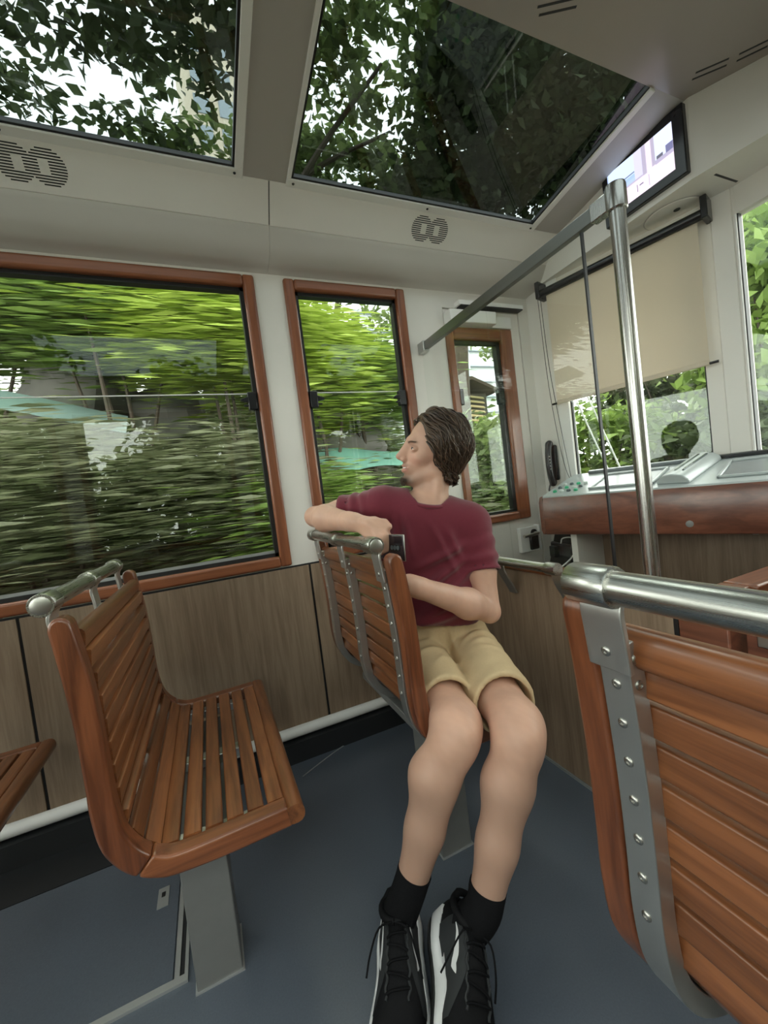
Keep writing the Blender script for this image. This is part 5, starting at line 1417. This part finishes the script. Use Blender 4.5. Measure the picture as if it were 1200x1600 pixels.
obj('collar', MB().tube(ring, 0.0075, 8, cap=False, flat=(0.7, 1.25), up=(0, 0, 1)), M_SHIRT, ts, angle=80)

# ---- shorts
K_ = Field(np.arange(0.40, 0.92, 0.005), np.arange(0.80, 1.38, 0.005), np.arange(0.43, 0.78, 0.005))
K_.ell((0.674, 1.225, 0.582), (0.178, 0.125, 0.108), TR, 0.03); K_.ell((0.672, 1.222, 0.66), (0.155, 0.112, 0.09), TR, 0.05)
X, Y, Z = np.meshgrid(*K_.ax, indexing='ij', copy=False)
PP = np.stack([X, Y, Z], -1)
fold = np.zeros(X.shape)
def crease(p0, p1, w_, h_):
    """ridge or groove across the lap, running down the front of the cloth"""
    global fold
    p0 = np.array(p0); p1 = np.array(p1); dd = p1 - p0
    t = np.clip(((PP[..., :2] - p0) @ dd) / (dd @ dd), 0, 1)
    d2 = ((PP[..., :2] - p0 - t[..., None] * dd) ** 2).sum(-1)
    fold += h_ * np.exp(-d2 / (w_ * w_)) * np.sin(np.pi * np.clip(0.08 + 0.84 * t, 0, 1)) * (Z > 0.53)
for c0, c1, w_, h_ in (((0.650, 1.085), (0.830, 1.135), 0.012, 0.009), ((0.655, 1.060), (0.830, 1.085), 0.011, 0.009), ((0.665, 1.030), (0.800, 1.030), 0.012, 0.007), ((0.615, 1.110), (0.500, 1.150), 0.012, 0.009),
                       ((0.600, 1.080), (0.500, 1.085), 0.011, 0.008), ((0.680, 1.000), (0.760, 0.960), 0.011, 0.005), ((0.590, 1.040), (0.530, 1.000), 0.011, 0.005), ((0.640, 1.120), (0.620, 1.020), 0.008, -0.012), ((0.655, 1.115), (0.640, 1.055), 0.005, 0.006)):
    crease(c0, c1, w_, h_)
fold += 0.0024 * smoothnoise(PP, 34, 9) + 0.0014 * smoothnoise(PP, 80, 10)
fold = fold.astype(np.float32)
del PP
K_.F -= fold
K_.cut(UPV, UPV @ np.array((0.66, 1.2, 0.712)))
for hip, kn, t_, r0, r1 in ((HIP_R, KN_R, 0.82, 0.096, 0.080), (HIP_L, KN_L, 0.80, 0.098, 0.083)):
    e_ = hip + (kn - hip) * t_; d = unit(kn - hip); n_ = unit(d + np.array((0, 0, 0.10)))
    K_.begin()
    K_.cone(hip + np.array((0, 0, 0.006)), e_ + d * 0.03 + np.array((0, 0, 0.010)), r0, r1, 0.0)
    K_.F -= fold
    K_.cut(n_, n_ @ e_)
    K_.cone(e_ - d * 0.06 + np.array((0, 0, 0.006)), e_ + d * 0.06 + np.array((0, 0, 0.010)), r1 - 0.014, r1 - 0.007, 0.003, '-')
    K_.end(0.006)
del fold
K_.cut((0, 0, -1), -0.462)
V, Q = K_.surface(); V = relax(V, Q, 1, 0.4)
M_KHAKI = plain('khaki_twill', (0.56, 0.42, 0.25), 0.85, noise=0.07, nscale=160, spec=0.2)
sh_ = obj('shorts', np_mesh('shorts', V, Q, M_KHAKI), None, MAN)

# ---- socks and trainers
M_SOCK = plain('black_knit', (0.007, 0.007, 0.008), 0.9, bump=0.3, nscale=300, spec=0.12)
M_SHOE = plain('black_mesh_upper', (0.007, 0.007, 0.008), 0.7, noise=0.2, nscale=260, bump=0.3, spec=0.15)
M_SHOE2 = plain('charcoal_panel', (0.030, 0.032, 0.034), 0.6, spec=0.3)
M_SOLE = plain('white_foam_sole', (0.72, 0.72, 0.73), 0.6, noise=0.03)
ST = [(0.000, 0.028, 0.072), (0.020, 0.036, 0.086), (0.055, 0.039, 0.094), (0.095, 0.039, 0.102), (0.130, 0.040, 0.098), (0.165, 0.043, 0.086), (0.200, 0.047, 0.074), (0.235, 0.048, 0.062), (0.265, 0.043, 0.054), (0.288, 0.030, 0.046), (0.298, 0.012, 0.038)]
def shoe_at(x):
    xs_ = [s_[0] for s_ in ST]
    return np.interp(x, xs_, [s_[1] for s_ in ST]), np.interp(x, xs_, [s_[2] for s_ in ST])
def mid_y(x): return 0.010 * math.sin(max(0, x - 0.08) / 0.22 * math.pi)          # slight curve of the last
def upper(x, a, off=0.0):
    """point on the upper: a from 0 (right welt) over the top to pi (left welt)"""
    w, h = shoe_at(x); z0 = 0.026
    ca, sa = math.cos(a), math.sin(a)
    p = 0.62
    yy = (w + off) * math.copysign(abs(ca) ** p, ca); zz = z0 + (h - z0 + off) * abs(sa) ** 0.85
    k = (zz - z0) / max(h - z0, 1e-4)
    return (x, mid_y(x) + yy * (1 - 0.28 * k * k), zz)
def shoe(foot, M, med):
    U = MB(); nx_, na = 26, 20
    for i in range(nx_ + 1):
        x = 0.298 * i / nx_
        for k in range(na + 1): U.v.append(tuple(M @ Vector(upper(x, math.pi * k / na))))
    for i in range(nx_):
        for k in range(na):
            a = i * (na + 1) + k; U.f.append((a, a + 1, a + na + 2, a + na + 1))
    U.f.append(tuple(range(na + 1))[::-1]); U.f.append(tuple(nx_ * (na + 1) + k for k in range(na + 1)))
    up_ = obj('trainer', U, M_SHOE, MAN, angle=60)
    # white midsole, wavy along its top edge, black outsole
    so = MB(); ns = 44
    rings = []
    for zl, gr_ in ((0.006, 0.004), (0.018, 0.0085), (0.029, 0.0065), (0.039, 0.0015)):
        r_ = []
        for k in range(ns):
            t = k / ns; side_ = 1 if t < 0.5 else -1
            x = 0.298 * (t * 2 if t < 0.5 else 2 - 2 * t)
            w, h = shoe_at(min(max(x, 0.001), 0.2975)); w += gr_
            ex = -gr_ if x < 0.004 else (gr_ if x > 0.294 else 0)
            wave = 0.006 * math.sin(x * 46) * (1 if zl > 0.03 else 0) + (0.010 * max(0, 1 - x / 0.06) if zl > 0.03 else 0)
            r_.append((x + ex, mid_y(x) + side_ * w, (zl + wave) * (1 - 0.35 * max(0, min(1, (x - 0.17) / 0.1)))))
        rings.append(r_)
    b0 = 0
    for r_ in rings: so.v += [tuple(M @ Vector(p)) for p in r_]
    for j in range(len(rings) - 1):
        for k in range(ns): so.f.append((j * ns + k, j * ns + (k + 1) % ns, (j + 1) * ns + (k + 1) % ns, (j + 1) * ns + k))
    so.f.append(tuple(range(ns))[::-1]); so.f.append(tuple((len(rings) - 1) * ns + k for k in range(ns)))
    obj('midsole', so, M_SOLE, up_, angle=50)
    ou = MB(); pts = [(p[0], p[1]) for p in rings[1]]
    ou.prism(pts, 0.0, 0.0075, 'z', M); obj('outsole', ou, M_BLACK, up_)
    # collar and tongue
    cl = [tuple(M @ Vector((0.050 + 0.046 * math.cos(a), mid_y(0.05) + 0.031 * math.sin(a), 0.092 + 0.012 * math.cos(a) + 0.010 * (math.cos(a) < -0.6)))) for a in [2 * math.pi * k / 20 for k in range(21)]]
    obj('ankle_collar', MB().tube(cl, 0.0085, 8, cap=False), M_SHOE, up_, angle=80)
    # side panel and swoosh mark on the inner side
    def patch(name, fn, nu, nv, mat, off):
        m_ = MB()
        for i in range(nu + 1):
            for k in range(nv + 1):
                x, a = fn(i / nu, k / nv); m_.v.append(tuple(M @ Vector(upper(x, a, off))))
        for i in range(nu):
            for k in range(nv): m_.f.append((i * (nv + 1) + k, i * (nv + 1) + k + 1, (i + 1) * (nv + 1) + k + 1, (i + 1) * (nv + 1) + k))
        return obj(name, m_, mat, up_, angle=80)
    def ang(v): return (math.pi - v) if med > 0 else v
    for sd in (med, -med):
        md = sd
        def ang2(v): return (math.pi - v) if md > 0 else v
        pn = patch('side_panel', lambda u, v: (0.055 + 0.165 * u, ang2(0.10 + (0.30 + 0.85 * math.sin(math.pi * min(1, 0.18 + u * 0.82))) * v)), 14, 6, M_SHOE2, 0.0012)
        # swoosh: long tail towards the heel, rounded hook towards the toe
        def sw(u, v):
            x = 0.070 + 0.092 * u
            c = 0.86 - 0.42 * (u ** 1.6) + (0.55 * max(0, u - 0.84) * 2.2)
            th = 0.015 + 0.36 * (u ** 1.3) * (1 - max(0, u - 0.72) / 0.28) ** 0.8
            return x, ang2(c - th / 2 + th * v)
        patch('swoosh_mark', sw, 18, 3, M_SOLE, 0.0024)
    # lacing: eyestay, crossing laces, bow ends
    for k in range(6):
        x = 0.098 + k * 0.021
        pa = [upper(x + 0.010 * (t_ - 0.5) * (1 if k % 2 else -1), math.pi * (0.36 + 0.28 * t_), 0.004) for t_ in [j / 6 for j in range(7)]]
        obj('lace', MB().tube([tuple(M @ Vector(p)) for p in pa], 0.0026, 6), M_SOCK, up_)
    for s_ in (-1, 1):
        es = [upper(0.090 + 0.125 * t_, math.pi / 2 + s_ * (0.50 - 0.08 * t_ + 0.05 * math.sin(t_ * 31)), 0.0022) for t_ in [j / 24 for j in range(25)]]
        obj('eyestay', MB().tube([tuple(M @ Vector(p)) for p in es], 0.0028, 6), M_SHOE2, up_)
        bw_ = smooth_path([(0.098, 0.0, 0.106), (0.118, s_ * 0.028, 0.112), (0.150, s_ * 0.044, 0.088), (0.170, s_ * 0.052, 0.060)], 4)
        obj('lace_end', MB().tube([tuple(M @ Vector(p)) for p in bw_], 0.0022, 6), M_SOCK, up_)
    return up_
def foot_matrix(heel, toe, roll):
    h = Vector(heel); d = (Vector(toe) - h); d.normalize()
    l = Vector((0, 0, 1)).cross(d).normalized(); u = d.cross(l)
    return Matrix.Translation(h) @ Matrix(((d.x, l.x, u.x, 0), (d.y, l.y, u.y, 0), (d.z, l.z, u.z, 0), (0, 0, 0, 1))) @ Matrix.Rotation(roll, 4, 'X')
for an, q0, heel, toe, roll, med, zo in ((AN_R, KN_R, (0.328, 0.975), (0.170, 0.700), math.radians(0), -1, 0.0), (AN_L, KN_L, (0.412, 0.885), (0.262, 0.605), math.radians(-34), 1, 0.036)):
    Mx = foot_matrix((heel[0], heel[1], zo), (toe[0], toe[1], zo), roll) @ Matrix.Diagonal((1.03, 1.20, 1.08, 1))
    shoe(an, Mx, med)
    q = unit(an - q0)
    inn = np.array(Mx @ Vector((0.052, 0.0, 0.070)))
    top_ = an - q * 0.050
    sk_ = MB(); pth = smooth_path([tuple(top_), tuple(an), tuple((np.array(an + q * 0.04) + inn) / 2), tuple(inn)], 5)
    sk_.tube(pth, [0.0415 + (0.001 if i < 2 else 0) + 0.003 * max(0, (i - 6) / 9) for i in range(len(pth))], 18)
    obj('sock', sk_, M_SOCK, MAN, angle=70)

# ---- hair: a cap and many wavy locks combed back from the brow
HAIR = attr_mat('brown_hair', rough=0.42, spec=0.5)
A_ = Field(np.arange(0.58, 0.90, 0.004), np.arange(1.05, 1.34, 0.004), np.arange(1.10, 1.42, 0.004))
A_.ell(H(-0.004, 0, 0.034), np.array((0.093, 0.080, 0.090)) * HS, HR, 0.01)
A_.ell(H(-0.030, 0, -0.030), np.array((0.056, 0.066, 0.060)) * HS, HR, 0.04)
X, Y, Z = A_.ax[0][:, None, None], A_.ax[1][None, :, None], A_.ax[2][None, None, :]
lf = ((X - HC[0]) * HF[0] + (Y - HC[1]) * HF[1] + (Z - HC[2]) * HF[2]) / HS
ll = ((X - HC[0]) * HL[0] + (Y - HC[1]) * HL[1] + (Z - HC[2]) * HL[2]) / HS
lu = ((X - HC[0]) * HU[0] + (Y - HC[1]) * HU[1] + (Z - HC[2]) * HU[2]) / HS
line = np.interp(lu, [-0.11, -0.05, -0.02, 0.02, 0.05, 0.075, 0.10], [-0.035, -0.018, 0.012, 0.040, 0.056, 0.064, 0.075]).astype(np.float32)
A_.F = np.maximum(A_.F, (lf - line) * HS)
V, Q = A_.surface(); V = relax(V, Q, 3, 0.5)
hv, hf, hc = [], [], []
rr = np.random.default_rng(21)
base_c = np.array((0.036, 0.022, 0.014))
cap_t = np.tile(base_c * 0.8, (len(V), 1))
hair = obj('hair', np_mesh('hair', V, Q, HAIR, cap_t), None, MAN)
EC = np.array((-0.006, 0, 0.030)); ER = np.array((0.092, 0.078, 0.090))
lk = MB(); lc = []
gl_dir = np.array((HF @ (0, 0, -1), HL @ (0, 0, -1), HU @ (0, 0, -1)))
n_l = 0
while n_l < 1300:
    d = rr.normal(size=3); d /= np.linalg.norm(d)
    p = EC + d * ER
    if p[2] < 0.0 and rr.uniform() < 0.65:                       # nape: roots on the lower cap
        p = np.array((-0.030, 0, -0.030)) + d * np.array((0.055, 0.065, 0.058))
        if p[2] < -0.075: continue
    hl_ = np.interp(p[2], [-0.11, -0.05, -0.02, 0.02, 0.05, 0.075, 0.10], [-0.035, -0.018, 0.010, 0.040, 0.055, 0.064, 0.072])
    if p[0] > hl_: continue
    n_l += 1
    front = max(0.0, (p[0] + 0.01) / 0.08)
    Ln = rr.uniform(0.090, 0.165) * (1.15 if front > 0.3 else 1.0)
    if p[2] < 0.0: Ln = rr.uniform(0.050, 0.095)
    steps = 12
    ph = 26 * p[1] + 19 * p[0] + 2.2 * math.sin(31 * p[2] + 17 * p[0]) + rr.normal() * 0.25; wl = rr.uniform(0.058, 0.066); amp = rr.uniform(0.004, 0.011); lift = rr.uniform(0.002, 0.022) + 0.006 * min(front, 1)
    nape = p[2] < -0.005; flick = rr.uniform(-0.004, 0.020); thick = rr.choice([0.0016, 0.0026, 0.0040, 0.0052])
    path, rad = [], []
    q = p.copy()
    sgn = 1 if q[1] > -0.012 else -1
    for i in range(steps):
        s_ = i / (steps - 1)
        nrm = (q - EC) / ER ** 2; nrm /= np.linalg.norm(nrm)
        topw = np.clip((q[2] - 0.02) / 0.08, 0, 1)
        flow = np.array((-0.95, 0, 0)) * (0.32 + 0.45 * topw) + np.array((0, sgn * 0.95, 0)) * topw + gl_dir * (1.0 - 0.7 * topw)
        flow -= nrm * (flow @ nrm); flow /= np.linalg.norm(flow) + 1e-9
        side_v = np.cross(nrm, flow)
        w_ = math.sin(ph + s_ * Ln / wl * 6.28) * amp * (0.35 + s_)
        off = lift * math.sin(math.pi * min(1, 0.15 + 0.75 * s_)) + 0.003 + 0.004 * math.sin(ph * 2 + s_ * 8) * s_ + flick * max(0, s_ - 0.6) * 2.5
        pos = q + nrm * off + side_v * w_
        path.append(tuple(H(*pos))); rad.append((thick * (1 - 0.8 * s_ ** 1.5) + 0.0004) * (0.7 + 0.3 * math.sin(math.pi * min(1, s_ * 2 + 0.2))))
        q = q + flow * Ln / steps
        if q[2] > -0.045 or not nape:
            e = (q - EC) / ER; m_ = np.linalg.norm(e)
            if q[2] > -0.02 or m_ < 1: q = EC + e / m_ * ER
            else: q = q + gl_dir * 0.002
        else:
            e = (q - np.array((-0.030, 0, -0.030))) / np.array((0.055, 0.065, 0.058)); m_ = np.linalg.norm(e)
            if m_ < 1: q = np.array((-0.030, 0, -0.030)) + e / m_ * np.array((0.055, 0.065, 0.058))
    b0 = len(lk.v)
    lk.tube(path, rad, 6, flat=(0.6, 1.1), up=tuple(HR.T @ nrm))
    kc = rr.beta(1.1, 2.6)
    colr = base_c * (0.7 + 0.6 * rr.uniform()) * (1 - kc) + np.array((0.150, 0.092, 0.056)) * kc
    lc += [tuple(colr)] * (len(lk.v) - b0)
me = lk.mesh('locks', 80); me.materials.append(HAIR)
ca = me.color_attributes.new('tint', 'FLOAT_COLOR', 'POINT'); ca.data.foreach_set('color', [q for c in lc for q in (*c, 1.0)])
obj('locks', me, None, hair)
# eyebrows and chin beard as short hairs
def bristles(name, pts, dirv, ln, rad, jit=0.25):
    m_ = MB(); cc = []
    for p in pts:
        dv = np.array(dirv) + rr.normal(size=3) * jit; dv /= np.linalg.norm(dv)
        b0 = len(m_.v)
        m_.tube([tuple(H(*p)), tuple(H(*(p + dv * ln * 0.6))), tuple(H(*(p + dv * ln)))], [rad, rad * 0.8, rad * 0.2], 4)
        cc += [tuple(np.array((0.060, 0.040, 0.027)) * rr.uniform(0.7, 1.5))] * (len(m_.v) - b0)
    me_ = m_.mesh(name, 80); me_.materials.append(HAIR)
    c_a = me_.color_attributes.new('tint', 'FLOAT_COLOR', 'POINT'); c_a.data.foreach_set('color', [q for c in cc for q in (*c, 1.0)])
    return obj(name, me_, None, MAN)
for s_ in (1, -1):
    bristles('eyebrow', [np.array((0.0955 - 0.016 * t * t - 0.001 * t, s_ * (0.012 + 0.034 * t), 0.0135 + 0.0058 * math.sin(t * 2.4) + rr.normal() * 0.0014)) for t in rr.uniform(0, 1, 70)], (0.12, 0.95 * s_, 0.05), 0.009, 0.0005, 0.08)
pts = []
while len(pts) < 420:
    a = rr.normal(0, 0.55); b = rr.uniform(-1.1, 0.6)
    pts.append(np.array((0.0745 + 0.0180 * math.cos(a) * math.cos(b), 0.024 * math.sin(a), -0.1075 + 0.0145 * math.sin(b))))
bristles('goatee', pts, (0.25, 0, -0.9), 0.007, 0.0006)

# ---- phone in the right hand
PHN = empty('mobile_phone', (0.45, 1.03, 0.94), 'dark mobile phone held in the hand beside the seat rail', 'phone')
pd_ = unit((-0.16, 0.97, 0.0)); pn_ = unit((-0.97, -0.16, 0.06)); pu = np.cross(pn_, pd_); pu = pu if pu[2] > 0 else -pu
pc_ = np.array((0.452, 1.040, 0.972))
Pm = Matrix(((pd_[0], pu[0], pn_[0], pc_[0]), (pd_[1], pu[1], pn_[1], pc_[1]), (pd_[2], pu[2], pn_[2], pc_[2]), (0, 0, 0, 1)))
pb = obj('phone_body', MB().box((-0.072, -0.035, -0.004), (0.072, 0.035, 0.004), Pm), plain('dark_glass_back', (0.025, 0.018, 0.022), 0.12), PHN, bevel=0.0032, seg=3)
obj('phone_edge', MB().box((-0.0728, -0.0358, -0.0022), (0.0728, 0.0358, 0.0022), Pm), M_BOLT, PHN, bevel=0.002)
ci_ = obj('camera_island', MB().box((-0.055, -0.010, 0.004), (-0.012, 0.010, 0.0052), Pm), M_BLACKG, PHN, bevel=0.002)
for k in range(3):
    obj('lens', MB().lathe([(0.0065, 0), (0.0065, 0.0012), (0.0045, 0.0016), (0.004, 0.0008)], 14, Pm @ Matrix.Translation((-0.048 + k * 0.0145, 0, 0.0052))), M_SCR, ci_)
